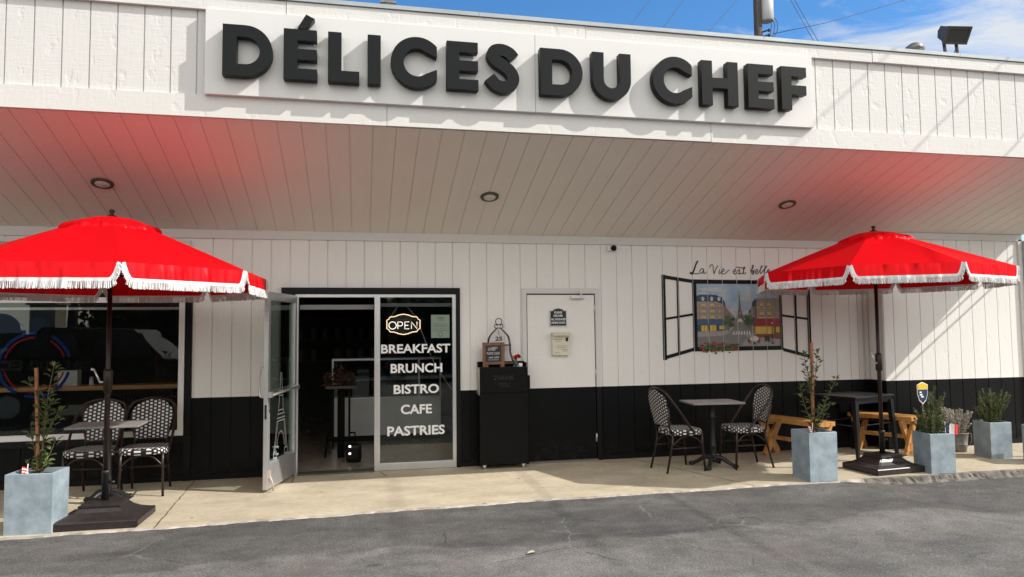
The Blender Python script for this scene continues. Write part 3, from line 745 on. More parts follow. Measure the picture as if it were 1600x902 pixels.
t = thing('roof_vent', 'small weathered round vent cap beside the floodlight on the roof edge', 'vent', (5.82, -1.9, 4.465)); t.scale = (1.15, 1.15, 1.4)
bm = BM(); lathe(bm, [(.055, 0), (.055, .04), (.085, .045), (.075, .075), (.035, .098), (.012, .10)], 14); finish('vent_cap', bm, M['zinc'], t)
t = thing('roof_vent', 'small square metal vent stub on the roof above the letter E of the sign', 'vent', (.25, -1.85, 4.465))
bm = BM(); box(bm, -.06, .06, -.06, .06, 0, .11, bev=.006); box(bm, -.07, .07, -.07, .07, .085, .10); finish('vent_cap', bm, M['zinc'], t)

# utility pole behind the roof with wires
t = thing('utility_pole', 'dark wooden utility pole with grey transformer rising behind the roof', 'utility pole', (13.86, 14, -.15))
bm = BM(); tube(bm, [(0, 0, 0), (0, 0, 15.5)], [.17, .135], 14); finish('post', bm, M['weathered'], t)
bm = BM(); lathe(bm, [(.20, 12.62), (.235, 12.66), (.235, 13.5), (.2, 13.56)], 20, c=(.33, -.05, 0)); finish('transformer', bm, M['canister'], t)
bm = BM(); box(bm, -1.1, 1.1, -.17, -.08, 14.3, 14.42); finish('crossarm', bm, M['weathered'], t)
bm = BM()
for z in (12.02, 11.83, 12.2): tube(bm, [(.1, -.12, z), (.28, -.2, z + .06)], .03, 8); lathe(bm, [(.03, 0), (.055, .02), (.03, .05), (.055, .07), (.02, .1)], 10, c=(.3, -.2, z))
finish('insulator', bm, M['iron'], t)
bm = BM()
for k, (x1, z1) in enumerate(((.42, 12.66), (.30, 12.7), (.52, 12.7))): tube(bm, catmull([(.26, -.2, 11.9), (.34 + .1 * k, -.22, 12.1), (.40 + .12 * k, -.22, 12.5), (x1 + .05, -.1, z1 + .1)], 5), .012, 6)
finish('jumper_cable', bm, M['wire'], t)
def wire(name, label, pts, r, group='overhead wires against the sky'):
    bm = BM(); tube(bm, [(p[0], p[1], p[2]) for p in pts], r, 6); return props(finish(name, bm, M['wire']), label, 'wire', group)
for k, (a, b) in enumerate((((9.14, 16, 11.94), (13.75, 22, 17.63)), ((10.35, 16, 11.83), (15.48, 22, 17.79)), ((11.97, 16, 11.75), (18.41, 22, 18.07)), ((19.72, 18, 12.54), (17.6, 18, 16.04)), ((19.96, 18, 12.56), (17.78, 18, 16.06)))):
    wire('overhead_wire', ('leftmost of the three slanting wires in the blue sky left of the utility pole', 'middle of the three slanting wires left of the utility pole', 'slanting wire nearest the left side of the utility pole', 'left of the two steep parallel wires right of the transformer', 'right of the two steep parallel wires right of the transformer')[k], [a, b], .011)
wire('overhead_wire', 'long wire running from the utility pole up to the right across the clouds', [(14.32, 13.8, 11.98), (16.74, 14.2, 12.75), (18.71, 14.6, 13.51), (20.94, 15.0, 14.38), (23.3, 15.4, 15.34)], .011)
# service mast past the right end of the building; its drop wires cross in front of the fascia
t = thing('service_mast', 'slim grey service mast at the right end of the building', 'mast', (9.3, -1.8, 0))
bm = BM(); tube(bm, [(0, 0, 0), (0, 0, 8.1)], .03, 10); finish('mast_pipe', bm, M['zinc'], t)
for z, lab in ((7.85, 'highest of the drop wires on the service mast'), (6.62, 'middle drop wire on the service mast'), (5.62, 'lowest drop wire on the service mast')):
    wire('drop_wire', lab, [(9.3, -1.8, z), (9.3, -12, z + .1), (9.3, -40, z + 1.2)], .0095, 'drop wires from the service mast')

# ------------------------------------------------------------------ signs and boxes on the service door, glass
t = thing('plaque', 'small black plaque with white lettering asking for packages inside the door', 'sign', (2.345, -.006, 1.725))
bm = BM()
me = extruded([[(-.108, -.112), (.108, -.112), (.108, .085), (.075, .085), (.05, .105), (0, .117), (-.05, .105), (-.075, .085), (-.108, .085)]], .012)
bm.from_mesh(me); bpy.data.meshes.remove(me); finish('plate', bm, M['silverline'], t)
me = extruded([[(-.096, -.100), (.096, -.100), (.096, .074), (.07, .074), (.046, .094), (0, .105), (-.046, .094), (-.07, .074), (-.096, .074)]], .003)
me.transform(Matrix.Translation((0, -.0125, 0))); mesh_obj('face', me, M['plaqueblack'], t)
for s, w, z in (('PLEASE', .048, .045), ('DELIVER', .058, .005), ('ALL PACKAGES', .09, -.037), ('INSIDE DOOR', .085, -.079)): bm = BM(); bm_text(bm, s, -w, w, z, z + .026, -.0170, bold=.02); finish('lettering', bm, M['textwhite'], t)
t = thing('mailbox', 'cream metal mailbox printed like a letter hanging on the white service door', 'mailbox', (2.362, -.005, 1.27))
bm = BM()
P = [(0, 0), (-.055, 0), (-.075, .255), (0, .275)]
a = [bm.verts.new((-.105, p[0], p[1])) for p in P]; b = [bm.verts.new((.105, p[0], p[1])) for p in P]
bm.faces.new(a); bm.faces.new(list(reversed(b)))
for k in range(4): bm.faces.new((a[k], b[k], b[(k + 1) % 4], a[(k + 1) % 4]))
bmesh.ops.recalc_face_normals(bm, faces=bm.faces); finish('body', bm, M['cream'], t)
bm = BM(); box(bm, -.117, .117, -.092, .0, .264, .272, mtx=Matrix.Rotation(R(8), 4, 'X')); box(bm, -.115, .115, -.09, -.086, .25, .27, mtx=Matrix.Rotation(R(8), 4, 'X')); finish('lid', bm, M['cream'], t)
bm = BM(); mt = Matrix.Translation((0, -.0572, 0)) @ Matrix.Rotation(math.atan(.02 / .255), 4, 'X')
b2 = BM(); bm_text(b2, 'CARTE POSTALE', -.09, .02, .185, .197, -.002)
for i, (x0, x1, z) in enumerate(((-.07, .0, .165), (-.055, .085, .11), (-.06, .07, .09), (-.0, .085, .07), (.02, .08, .05), (-.08, -.02, .03))):
    ribbon(b2, [(x0 + (x1 - x0) * k / 22, z + .004 * math.sin(k * 2.1 + i) + .002 * random.random()) for k in range(23)], .0025, -.002)
merge(bm, b2, 0, mt); finish('printed_lines', bm, M['ink'], t)
bm = BM(); box(bm, .055, .085, -.003, -.001, .165, .212, mtx=mt); finish('stamp', bm, M['plaqueblack'], t)

t = thing('open_sign', 'lit neon OPEN sign hanging inside the storefront glass', 'sign', (.50, .045, 1.655))
bm = BM()
half = [(-.19, -.055), (-.19, .055), (-.165, .062), (-.155, .088), (-.09, .092), (-.05, .112), (0, .122)]
out = half + [(-x, z) for x, z in reversed(half[:-1])]
out = out + [(x, -z) for x, z in reversed(out)][0:]
ol = [(-.19, -.05), (-.19, .05), (-.168, .06), (-.155, .085), (-.10, .09), (-.055, .108), (0, .118), (.055, .108), (.10, .09), (.155, .085), (.168, .06), (.19, .05), (.19, -.05), (.168, -.06), (.155, -.085), (.10, -.09), (.055, -.108), (0, -.118), (-.055, -.108), (-.10, -.09), (-.155, -.085), (-.168, -.06)]
me = extruded([ol], .006); mesh_obj('back_plate', me, M['plaqueblack'], t)
bm = BM(); tube(bm, [(x, -.010, z) for x, z in ol], .0052, 8, closed=True); finish('border_tube', bm, M['neon'], t)
bm = BM()
def nt_(pts, closed=False): tube(bm, [(x, -.012, z) for x, z in pts], .0044, 8, closed=closed)
zt, zb_ = .028, -.052
nt_([(-.125 + .042 * math.cos(a * PI / 12), -.012 + .042 * math.sin(a * PI / 12)) for a in range(24)], True)
nt_([(-.065, zb_), (-.065, zt), (-.03, zt), (-.012, .018), (-.012, -.008), (-.03, -.018), (-.065, -.018)])
nt_([(.065, zt), (.015, zt), (.015, zb_), (.065, zb_)]); nt_([(.015, -.012), (.055, -.012)])
nt_([(.09, zb_), (.09, zt), (.155, zb_), (.155, zt)])
finish('lit_letters', bm, M['neonw'], t)
bm = BM(); bm_text(bm, "Come in we're", -.10, .10, .042, .075, -.0075, shear=.3)
finish('lettering', bm, mat('dim_grey', (.10, .10, .10), .5), t)
for s in (1, -1):
    bm = BM(); ribbon(bm, [(-.04, s * .088), (0, s * .10), (.04, s * .088)], .004, -.0075); finish('ornament', bm, M['ink'], t)
bm = BM(); tube(bm, [(-.15, 0, .085), (-.06, 0, .215)], .0022, 5); finish('hanging_cord', bm, M['silverline'], t)
bm = BM(); tube(bm, [(.18, 0, .05), (.03, 0, .215)], .0022, 5); finish('hanging_cord', bm, M['silverline'], t)
bm = BM(); tube(bm, [(.185, 0, -.02), (.28, .0, -.27), (.36, .0, -.47), (.50, .0, -.68), (.555, .0, -.76)], .003, 5); finish('power_cord', bm, M['silverline'], t)
t = thing('certificate', 'pale green paper certificate taped inside the storefront glass beside the OPEN sign', 'notice', (.925, .02, 1.628))
bm = BM(); box(bm, -.108, .108, 0, .001, -.135, .135); finish('sheet', bm, M['paper'], t)
bm = BM(); bm_text(bm, 'Certificate', -.05, .05, .09, .115, -.001, shear=.3); bm_text(bm, 'of Merit', -.03, .035, .065, .085, -.001, shear=.3)
for z in (.03, .012, -.006, -.03, -.05): ribbon(bm, [(-.085, z), (.085, z)], .0028, -.001)
ribbon(bm, [(.0 + .026 * math.cos(a * PI / 12), -.09 + .026 * math.sin(a * PI / 12)) for a in range(25)], .004, -.001)
finish('printed_lines', bm, M['ink'], t)

# ------------------------------------------------------------------ mural painted on the siding
def cut_grooves(bm):
    for k in range(18, 36):
        g = WX0 + k * GRV
        for s in (-.0045, .0045):
            bmesh.ops.bisect_plane(bm, geom=list(bm.verts) + list(bm.edges) + list(bm.faces), plane_co=(g + s, 0, 0), plane_no=(1, 0, 0))
        dead = [f for f in bm.faces if abs(f.calc_center_median().x - g) < .0044]
        bmesh.ops.delete(bm, geom=dead, context='FACES')
def MU(c): return (4.110 + (c[0] - 5) / 975 * 1.223, 2.192 - (c[1] - 52) / 772 * .905)
mural = thing('wall_mural', 'painted mural of an open black window onto a city street with tower', 'mural', (0, 0, 0))
pal = {}; plist = []
def pm(name, c):
    if name not in pal: pal[name] = len(plist); plist.append(flat(name, c))
    return pal[name]
sky = mat('mural_sky', (.20, .33, .47), .6, vscale=5, col2=(.42, .50, .56)); pal['sky'] = 0; plist.append(sky)
bm = BM(); layer = [0]
def poly(pts, mi):
    layer[0] += 1; y = -.002 - layer[0] * .00006
    v = [bm.verts.new((MU(p)[0], y, MU(p)[1])) for p in pts]
    f = bm.faces.new(v); f.material_index = mi
    f.normal_update()
    if f.normal.y > 0: f.normal_flip()
def rc(x0, y0, x1, y1, mi): poly([(x0, y0), (x1, y0), (x1, y1), (x0, y1)], mi)
def blob(cx, cy, rx, ry, mi, n=12, j=.25): poly([(cx + rx * (1 + random.uniform(-j, j)) * math.cos(2 * PI * k / n), cy + ry * (1 + random.uniform(-j, j)) * math.sin(2 * PI * k / n)) for k in range(n)], mi)
stone = pm('stone', (.30, .245, .215)); stone2 = pm('stone_side', (.225, .175, .15)); navy = pm('slate_roof', (.035, .062, .105)); yel = pm('lit_yellow', (.55, .39, .055)); cream = pm('cream', (.50, .42, .25))
road = pm('road', (.175, .17, .168)); pav = pm('pavement', (.30, .285, .275)); tree = pm('tree', (.035, .075, .03)); tree2 = pm('tree_light', (.075, .125, .05)); tow = pm('tower', (.155, .115, .085)); wht = pm('white', (.55, .54, .52)); redm = pm('red', (.29, .022, .035)); brick = pm('brick', (.17, .055, .035)); blk = pm('black', (.015, .015, .016)); dk = pm('line', (.11, .09, .08)); bl2 = pm('awning_blue', (.055, .105, .19)); lg = pm('pale_sky', (.46, .47, .46))
rc(48, 98, 972, 780, 0)
blob(230, 160, 150, 22, lg, 14); blob(430, 400, 60, 40, lg); blob(600, 250, 70, 30, lg); blob(610, 420, 60, 35, lg); blob(130, 200, 60, 12, lg)
poly([(48, 610), (480, 520), (660, 520), (972, 690), (972, 780), (48, 780)], road)
poly([(48, 612), (390, 600), (490, 535), (500, 545), (400, 630), (330, 660), (48, 670)], pav)
poly([(530, 775), (600, 690), (560, 550), (575, 545), (650, 630), (972, 700), (972, 780)], pav)
# far street and tower
poly([(360, 340), (490, 490), (490, 540), (360, 580)], stone2); poly([(362, 345), (380, 365), (470, 470), (470, 490)], stone)
poly([(650, 360), (700, 300), (720, 640), (655, 640), (650, 480)], stone2); poly([(620, 400), (650, 370), (652, 520), (620, 520)], stone2); poly([(622, 400), (650, 368), (650, 400), (622, 425)], navy)
poly([(478, 515), (480, 490), (492, 430), (510, 375), (517, 240), (519, 180), (523, 180), (527, 240), (538, 375), (556, 430), (575, 490), (578, 515), (556, 515), (548, 490), (525, 474), (500, 490), (494, 515)], tow)
poly([(494, 515), (500, 490), (525, 474), (548, 490), (556, 515)], wht); poly([(520, 425), (526, 395), (533, 425)], lg)
rc(488, 448, 568, 454, dk); rc(505, 378, 542, 384, dk)
poly([(510, 512), (545, 512), (660, 640), (660, 655), (390, 655), (390, 640)], road)
for k in range(7):
    x = 440 + k * 28; poly([(x + 14, 612), (x + 24, 612), (x + 14 + k * 3, 652), (x - 6 + k * 3, 652)], wht)
# left corner building
poly([(48, 285), (280, 290), (365, 340), (365, 600), (48, 600)], stone); poly([(330, 315), (372, 345), (372, 560), (330, 560)], stone2)
poly([(48, 228), (100, 215), (260, 218), (330, 245), (360, 300), (368, 345), (330, 318), (270, 292), (48, 290)], navy)
for x in (118, 215, 295): poly([(x - 22, 258), (x, 236), (x + 22, 258), (x + 16, 262), (x, 246), (x - 16, 262)], wht); poly([(x - 13, 282), (x - 13, 262), (x, 252), (x + 13, 262), (x + 13, 282)], wht)
for z in (360, 415): rc(48, z, 340, z + 4, dk)
for x in (122, 217): 
    for z in (318, 383, 445): rc(x - 20, z, x + 20, z + 34, cream); rc(x - 12, z + 4, x + 12, z + 26, yel); rc(x - 15, z + 27, x + 15, z + 34, dk)
for z in (325, 388, 450): rc(283, z, 314, z + 30, stone2); rc(288, z + 4, 309, z + 22, cream)
poly([(52, 480), (330, 482), (372, 510), (350, 545), (48, 545)], bl2); poly([(48, 540), (355, 540), (360, 605), (48, 615)], navy)
for a, b, c, d in ((92, 548, 160, 612), (188, 545, 256, 610), (290, 552, 350, 592)): rc(a, b, b * 0 + c, d, yel)
for x in (126, 222): rc(x - 2, 546, x + 2, 612, navy)
# right building
poly([(706, 260), (972, 255), (972, 480), (706, 480)], stone); poly([(650, 360), (665, 300), (700, 265), (712, 275), (712, 330)], navy); poly([(700, 300), (712, 290), (712, 480), (700, 480)], brick)
rc(716, 352, 920, 362, cream); rc(716, 462, 920, 470, cream)
for x in (772, 855):
    for z in (302, 400): poly([(x - 22, z + 52), (x - 22, z + 14), (x, z), (x + 22, z + 14), (x + 22, z + 52)], cream); rc(x - 15, z + 14, x + 15, z + 44, yel); rc(x - 21, z + 42, x + 21, z + 54, dk)
rc(920, 280, 926, 478, stone2)
poly([(690, 655), (972, 660), (972, 705), (690, 680)], brick); poly([(690, 560), (972, 560), (972, 660), (690, 655)], brick); rc(692, 565, 902, 646, yel); rc(925, 572, 968, 632, yel); rc(900, 565, 916, 660, brick)
for x in (740, 790, 850): rc(x, 568, x + 3, 645, cream)
poly([(710, 480), (972, 478), (972, 562), (664, 562)], redm); poly([(706, 486), (712, 480), (690, 560), (668, 560)], brick); poly([(905, 482), (925, 482), (895, 558), (868, 558)], pm('pink', (.40, .08, .09)))
# trees, lamp, cafe table, board
for cx_, cy_, n in ((410, 505, 26), (630, 495, 30)):
    for k in range(n): blob(cx_ + random.uniform(-48, 48), cy_ + random.uniform(-48, 44), 20, 17, random.choice((tree, tree, tree2)), 9)
for x in (385, 634): rc(x, 540, x + 6, 625, dk)
for x in (455, 570, 600): rc(x, 545, x + 4, 590, dk)
rc(878, 530, 886, 748, blk); rc(868, 742, 902, 756, blk); poly([(864, 515), (880, 500), (896, 515), (890, 545), (870, 545)], blk); poly([(870, 518), (890, 518), (886, 540), (874, 540)], wht)
blob(676, 700, 48, 30, wht, 16, .05); rc(670, 725, 682, 752, blk); rc(656, 750, 696, 760, blk)
for s, x in ((1, 605), (-1, 738)): poly([(x - s * 6, 680), (x + s * 2, 680), (x + s * 14, 715), (x + s * 34, 715), (x + s * 34, 722), (x + s * 24, 722), (x + s * 30, 752), (x + s * 24, 752), (x + s * 16, 724), (x + s * 12, 752), (x + s * 6, 752)], brick)
poly([(802, 670), (840, 668), (856, 735), (846, 738), (838, 720), (828, 748), (818, 722), (800, 735), (794, 730)], blk)
cut_grooves(bm)
finish('painted_street', bm, plist, mural)
# black casement frame and open shutters
bm = BM(); FB = .0085
def wq(pts): quad(bm, [(p[0], -FB, p[1]) for p in pts])
def fr(c): return MU(c)
for a in (((2, 52), (985, 58), (985, 98), (2, 98)), ((2, 98), (48, 98), (48, 826), (2, 826)), ((972, 98), (1000, 98), (1005, 824), (972, 824)), ((48, 780), (972, 780), (972, 824), (48, 826))): wq([MU(p) for p in reversed(a)])
def bar(p, q, w):
    d = Vector((q[0] - p[0], 0, q[1] - p[1])).normalized(); n = Vector((-d.z, 0, d.x)) * w / 2
    quad(bm, [(p[0] + n.x, -FB, p[1] + n.z), (p[0] - n.x, -FB, p[1] - n.z), (q[0] - n.x, -FB, q[1] - n.z), (q[0] + n.x, -FB, q[1] + n.z)])
def shutter(xo, xi, to, ti, bo, bi):
    w = .05; s = 1 if xi > xo else -1
    bar((xo + s * w / 2, to), (xo + s * w / 2, bo), w)
    def L(x, a, b): return a + (b - a) * (x - xo) / (xi - xo)
    for k in (0, .5, 1):
        pass
    xm = (xo + xi) / 2 + s * .01
    A = xo + s * w
    quad(bm, [(A, -FB, L(A, to, ti)), (A, -FB, L(A, to, ti) - .045), (xi, -FB, ti - .042), (xi, -FB, ti)])
    quad(bm, [(A, -FB, L(A, bo, bi)), (A, -FB, L(A, bo, bi) + .045), (xi, -FB, bi + .042), (xi, -FB, bi)])
    mo, mi_ = (to + bo) / 2 - .02, (ti + bi) / 2 + .01
    quad(bm, [(A, -FB, mo + .014), (A, -FB, mo - .014), (xi, -FB, mi_ - .014), (xi, -FB, mi_ + .014)])
    quad(bm, [(xm - .015, -FB - .0003, L(xm, to, ti) - .03), (xm + .015, -FB - .0003, L(xm, to, ti) - .03), (xm + .015, -FB - .0003, L(xm, bo, bi) + .03), (xm - .015, -FB - .0003, L(xm, bo, bi) + .03)])
shutter(3.695, 4.106, 2.25, 2.19, 1.185, 1.29)
shutter(5.775, 5.362, 2.24, 2.17, 1.165, 1.27)
bmesh.ops.recalc_face_normals(bm, faces=bm.faces); cut_grooves(bm)
finish('painted_frame', bm, M['blacktrim'], mural)
bm = BM(); layer[0] = 120
fl = [flat('flower_leaf', (.03, .075, .02)), flat('flower_leaf_light', (.07, .14, .04)), flat('flower_red', (.36, .02, .03)), flat('flower_dark_red', (.20, .008, .015))]
for k in range(110):
    t_ = random.random(); blob(65 + t_ * 420, 795 + random.uniform(-38, 42 - 25 * t_), random.uniform(9, 17), random.uniform(8, 15), random.choice((0, 0, 1)), 7)
for (x, y, r) in ((230, 745, 30), (215, 810, 26), (95, 770, 22), (100, 818, 26), (295, 772, 20), (370, 770, 18), (440, 800, 24), (470, 812, 18), (240, 848, 16), (160, 740, 14), (320, 745, 14), (410, 770, 14), (125, 740, 12), (390, 842, 12), (265, 820, 14), (315, 830, 14)):
    for k in range(5): blob(x + random.uniform(-r, r) * .5, y + random.uniform(-r, r) * .5, r * .55, r * .5, random.choice((2, 2, 3)), 8)
cut_grooves(bm)
finish('painted_flowers', bm, fl, mural)
# script lettering: strokes in 1443-wide close-up coordinates of the wall
def TX(c): return (4.128 + (c[0] - 245) / (1425 - 245) * 1.155, 2.192 + (340 - c[1]) * .000985)
bm = BM()
strokes = [
 [(205, 255), (230, 275), (262, 225), (290, 150), (318, 105), (300, 108), (275, 160), (250, 225), (225, 262), (200, 262), (215, 248), (250, 262), (290, 268), (325, 262)],
 [(392, 205), (365, 200), (342, 225), (340, 255), (362, 258), (385, 232), (396, 205), (388, 240), (395, 262), (412, 262), (430, 238)],
 [(482, 190), (488, 160), (515, 148), (528, 165), (530, 215), (540, 262), (555, 225), (590, 165), (598, 160)],
 [(622, 205), (612, 240), (612, 262), (628, 262), (645, 240), (672, 232), (688, 212), (672, 200), (652, 222), (650, 255), (676, 268), (706, 255), (735, 228), (762, 212)],
 [(632, 180), (636, 184)],
 [(812, 235), (838, 232), (852, 212), (838, 200), (820, 225), (822, 258), (845, 265), (872, 240), (900, 205), (908, 230), (902, 258), (885, 265), (895, 255), (930, 262), (958, 240), (968, 180), (980, 175), (962, 230), (962, 260), (980, 262), (998, 240)],
 [(850, 175), (900, 178), (960, 188), (990, 190)],
 [(1060, 225), (1085, 205), (1110, 160), (1100, 145), (1088, 180), (1078, 260), (1085, 228), (1110, 225), (1112, 250), (1095, 272), (1105, 225), (1130, 215)],
 [(1130, 240), (1160, 232), (1168, 210), (1150, 205), (1138, 235), (1148, 262), (1180, 245), (1235, 165), (1225, 160), (1205, 225), (1212, 258), (1235, 235), (1298, 170), (1290, 160), (1265, 225), (1270, 258), (1300, 240), (1330, 230), (1340, 210), (1322, 205), (1308, 235), (1320, 262), (1360, 245)]]
for st in strokes:
    P = catmull([(TX(p)[0], 0, TX(p)[1]) for p in st], 5)
    ribbon(bm, [(p.x, p.z) for p in P], .011, -.0035)
bmesh.ops.recalc_face_normals(bm, faces=bm.faces)
finish('lettering', bm, mat('dark_plum_paint', (.028, .012, .014), .6), mural)

# ------------------------------------------------------------------ parasols
def parasol(name, cx, cy, zr, RR, ph, apex, label, pole_r=.020, brot=0, wr=0):
    t = thing(name, label, 'parasol', (cx, cy, 0), 0, 'red fringed parasols')
    NP = 8
    cor = [Vector((RR * math.cos(ph + k * PI / 4), RR * math.sin(ph + k * PI / 4), zr)) for k in range(NP)]
    rt = .16
    bm = BM()
    for k in range(NP):
        A, B = cor[k], cor[(k + 1) % NP]; N = 14; Mx = 12
        grid = []
        for i in range(N + 1):
            f = i / N; row = []
            for j in range(Mx + 1):
                g = j / Mx
                p = A.lerp(B, g); r0 = rt / RR
                s = r0 + (1 - r0) * f
                q = Vector((p.x * s, p.y * s, 0))
                z = apex - .02 - (apex - .02 - zr) * (f ** 1.05)
                sag = -.018 * math.sin(PI * g) * math.sin(PI * f * .95) - .004 * math.sin(PI * g) * f
                wv = .0025 * math.sin(g * 17 + k * 2 + f * 3) * f * math.sin(PI * g)
                row.append(bm.verts.new((q.x, q.y, z + sag + wv)))
            grid.append(row)
        for i in range(N):
            for j in range(Mx):
                fc = bm.faces.new((grid[i][j], grid[i + 1][j], grid[i + 1][j + 1], grid[i][j + 1])); fc.smooth = True
    bmesh.ops.recalc_face_normals(bm, faces=bm.faces)
    can = finish('canopy', bm, M['red'], t)
    # valances, each one rounded panel with braid and fringe
    for k in range(NP):
        A, B = cor[k], cor[(k + 1) % NP]; L = (B - A).length; d = (B - A).normalized(); o = Vector((d.y, -d.x, 0))
        if o.dot(A) < 0: o = -o
        h0 = .118; rc_ = .058
        def H(s):
            m = max(0, min(s, L - s) - .018)
            if m >= rc_: return h0
            u = 1 - m / rc_; return h0 * math.sqrt(max(0, 1 - u * u * u * u)) if False else h0 * (1 - u ** 2.2)
        def P3(s, z, ex=0):
            wv = .006 * math.sin(s * 23 + k * 1.7 + wr) + .004 * math.sin(s * 51 + k) + .004 * math.sin(s * 90 + 2 * k)
            dep = -z
            return A + d * s + o * (.006 + dep * .10 + wv * min(1, dep / .06) * math.sin(PI * min(1, max(0, s / L))) + ex) + Vector((0, 0, z))
        ns = 96; S_ = [L * .5 * (1 - math.cos(PI * i / ns)) * .5 + L * i / ns * .5 for i in range(ns + 1)]
        S_ = [.018 + q * (L - .036) / L for q in S_]
        bm = BM(); last = None
        for s in S_:
            h = H(s); cur = [bm.verts.new(P3(s, -h * q / 4)) for q in range(5)]
            if last:
                for q in range(4): bm.faces.new((last[q], last[q + 1], cur[q + 1], cur[q])).smooth = True
            last = cur
        va = finish('valance', bm, M['red'], t)
        # outline and its outward normal in the panel plane
        path = [(s, -H(s)) for s in S_]; dense = []
        for (a0, b0), (a1, b1) in zip(path, path[1:]):
            n = max(1, int(math.hypot(a1 - a0, b1 - b0) / .006))
            for q in range(n): dense.append((a0 + (a1 - a0) * q / n, b0 + (b1 - b0) * q / n))
        dense.append(path[-1])
        bm = BM(); last = None; nr = []
        for i in range(len(dense)):
            a = dense[max(0, i - 2)]; c = dense[min(len(dense) - 1, i + 2)]
            tx, tz = c[0] - a[0], c[1] - a[1]; l = math.hypot(tx, tz) or 1
            nr.append((tz / l, -tx / l))
        for i, p in enumerate(dense):
            nx, nz = nr[i]
            cur = (bm.verts.new(P3(p[0] - nx * .006, p[1] - nz * .006, .003)), bm.verts.new(P3(p[0] + nx * .020, p[1] + nz * .020, .004)))
            if last: bm.faces.new((last[0], last[1], cur[1], cur[0])).smooth = True
            last = cur
        finish('braid', bm, M['fringe'], va)
        bm = BM()
        for lay in range(3):
            for i in range(0, len(dense)):
                p = dense[i]; nx, nz = nr[i]
                px, pz = p[0] + nx * .012, p[1] + nz * .012
                dx_, dz_ = nx * .18, min(nz, -.3) ; l = math.hypot(dx_, dz_); dx_, dz_ = dx_ / l, dz_ / l
                ln = random.uniform(.051, .061) * (1 if abs(nz) > .5 else .62); w = random.uniform(.0018, .0032)
                jx = random.uniform(-.003, .003); ex = .003 + .003 * lay + random.uniform(-.002, .002)
                q1 = P3(px - w, pz, ex); q2 = P3(px + w, pz, ex)
                e_ = (px + dx_ * ln + jx, pz + dz_ * ln)
                q3 = P3(e_[0] + w, e_[1], ex + random.uniform(-.006, .006)); q4 = P3(e_[0] - w, e_[1], ex + random.uniform(-.006, .006))
                bm.faces.new([bm.verts.new(v) for v in (q1, q2, q3, q4)])
        finish('fringe', bm, M['fringe'], va)
    # vent cap: small overlapping canopy with a ruffled edge
    bm = BM(); rows = []
    nn = 96
    for i, (r, z) in enumerate(((.02, apex + .016), (.10, apex + .008), (.20, apex - .014), (.29, apex - .046), (.35, apex - .074), (.378, apex - .094), (.392, apex - .138))):
        row = []
        for j in range(nn):
            a = ph + 2 * PI * j / nn
            seg = (j / nn * 8) % 1
            rr = r * (math.cos(PI / 8) / math.cos((seg - .5) * PI / 4))
            amp = (0, 0, .002, .006, .012, .014, .015)[i]
            rr += amp * .8 * math.sin(j * 1.9 + 1)
            row.append(bm.verts.new((rr * math.cos(a), rr * math.sin(a), z + amp * (.75 * math.sin(j * .92 + cx) + .4 * math.sin(j * 2.1 + 1)) + amp * .5 * abs(math.cos(PI * seg)))))
        rows.append(row)
    for a, b in zip(rows, rows[1:]):
        for j in range(nn): bm.faces.new((a[j], b[j], b[(j + 1) % nn], a[(j + 1) % nn])).smooth = True
    bm.faces.new(list(reversed(rows[0])))
    finish('vent_cap', bm, M['red'], t)
    bm = BM(); lathe(bm, [(.045, apex + .012), (.04, apex + .022), (.016, apex + .035), (.014, apex + .05), (.024, apex + .06), (.02, apex + .075), (.006, apex + .083)], 16); finish('finial', bm, M['bronze'], t)
    bm = BM(); lathe(bm, [(.0215, .30), (.0215, 1.22), (.019, 1.23), (.019, apex - .03)], 16); finish('pole', bm, M['bronze'], t)
    bm = BM(); lathe(bm, [(.028, .13), (.029, .40), (.034, .405), (.034, .43), (.024, .435)], 18); tube(bm, [(.03, 0, .33), (.07, 0, .33)], .012, 10); finish('socket', bm, M['iron'], t)
    bm = BM(); lathe(bm, [(.026, 1.08), (.036, 1.10), (.036, 1.26), (.026, 1.28)], 14); c = finish('crank_housing', bm, M['bronze'], t)
    bm = BM(); tube(bm, [(-.03, -.01, 1.17), (-.06, -.015, 1.17)], .009, 8); tube(bm, [(-.055, -.015, 1.165), (-.10, -.02, 1.275)], .008, 8); tube(bm, [(-.10, -.02, 1.275), (-.125, -.025, 1.283)], .011, 8); finish('crank_handle', bm, M['alu'], c)
    bm = BM(); lathe(bm, [(.022, apex - .10), (.05, apex - .09), (.05, apex - .05), (.022, apex - .045)], 16); lathe(bm, [(.022, zr - .05), (.045, zr - .045), (.045, zr - .0), (.022, zr)], 16); finish('hub', bm, M['bronze'], t)
    for k in range(NP):
        c = cor[k]; u = Vector((c.x, c.y, 0)).normalized()
        bm = BM(); tube(bm, [u * .045 + Vector((0, 0, apex - .07)), u * (RR * .5) + Vector((0, 0, (apex + zr) / 2 - .04)), Vector((c.x, c.y, zr - .018)) - u * .015], .008, 6)
        tube(bm, [u * .04 + Vector((0, 0, zr - .02)), u * (RR * .52) + Vector((0, 0, (apex + zr) / 2 - .05))], .006, 6)
        finish('rib', bm, M['bronze'], t)
    # heavy stepped base
    bm = BM()
    sqloft(bm, [(.318, .245, .004), (.328, .252, .012), (.328, .252, .058), (.32, .246, .066), (.30, .232, .070), (.235, .185, .090), (.185, .150, .118), (.15, .128, .150), (.148, .126, .154), (.158, .136, .156), (.158, .136, .165), (.145, .124, .168), (.142, .122, .182), (.10, .09, .185)])
    bmesh.ops.bevel(bm, geom=[e for e in bm.edges if e.is_manifold and abs(e.verts[0].co.z - e.verts[1].co.z) > .02], offset=.008, segments=2, affect='EDGES')
    bs = finish('base', bm, M['basecast'], t); bs.rotation_euler = (0, 0, brot)
    return t
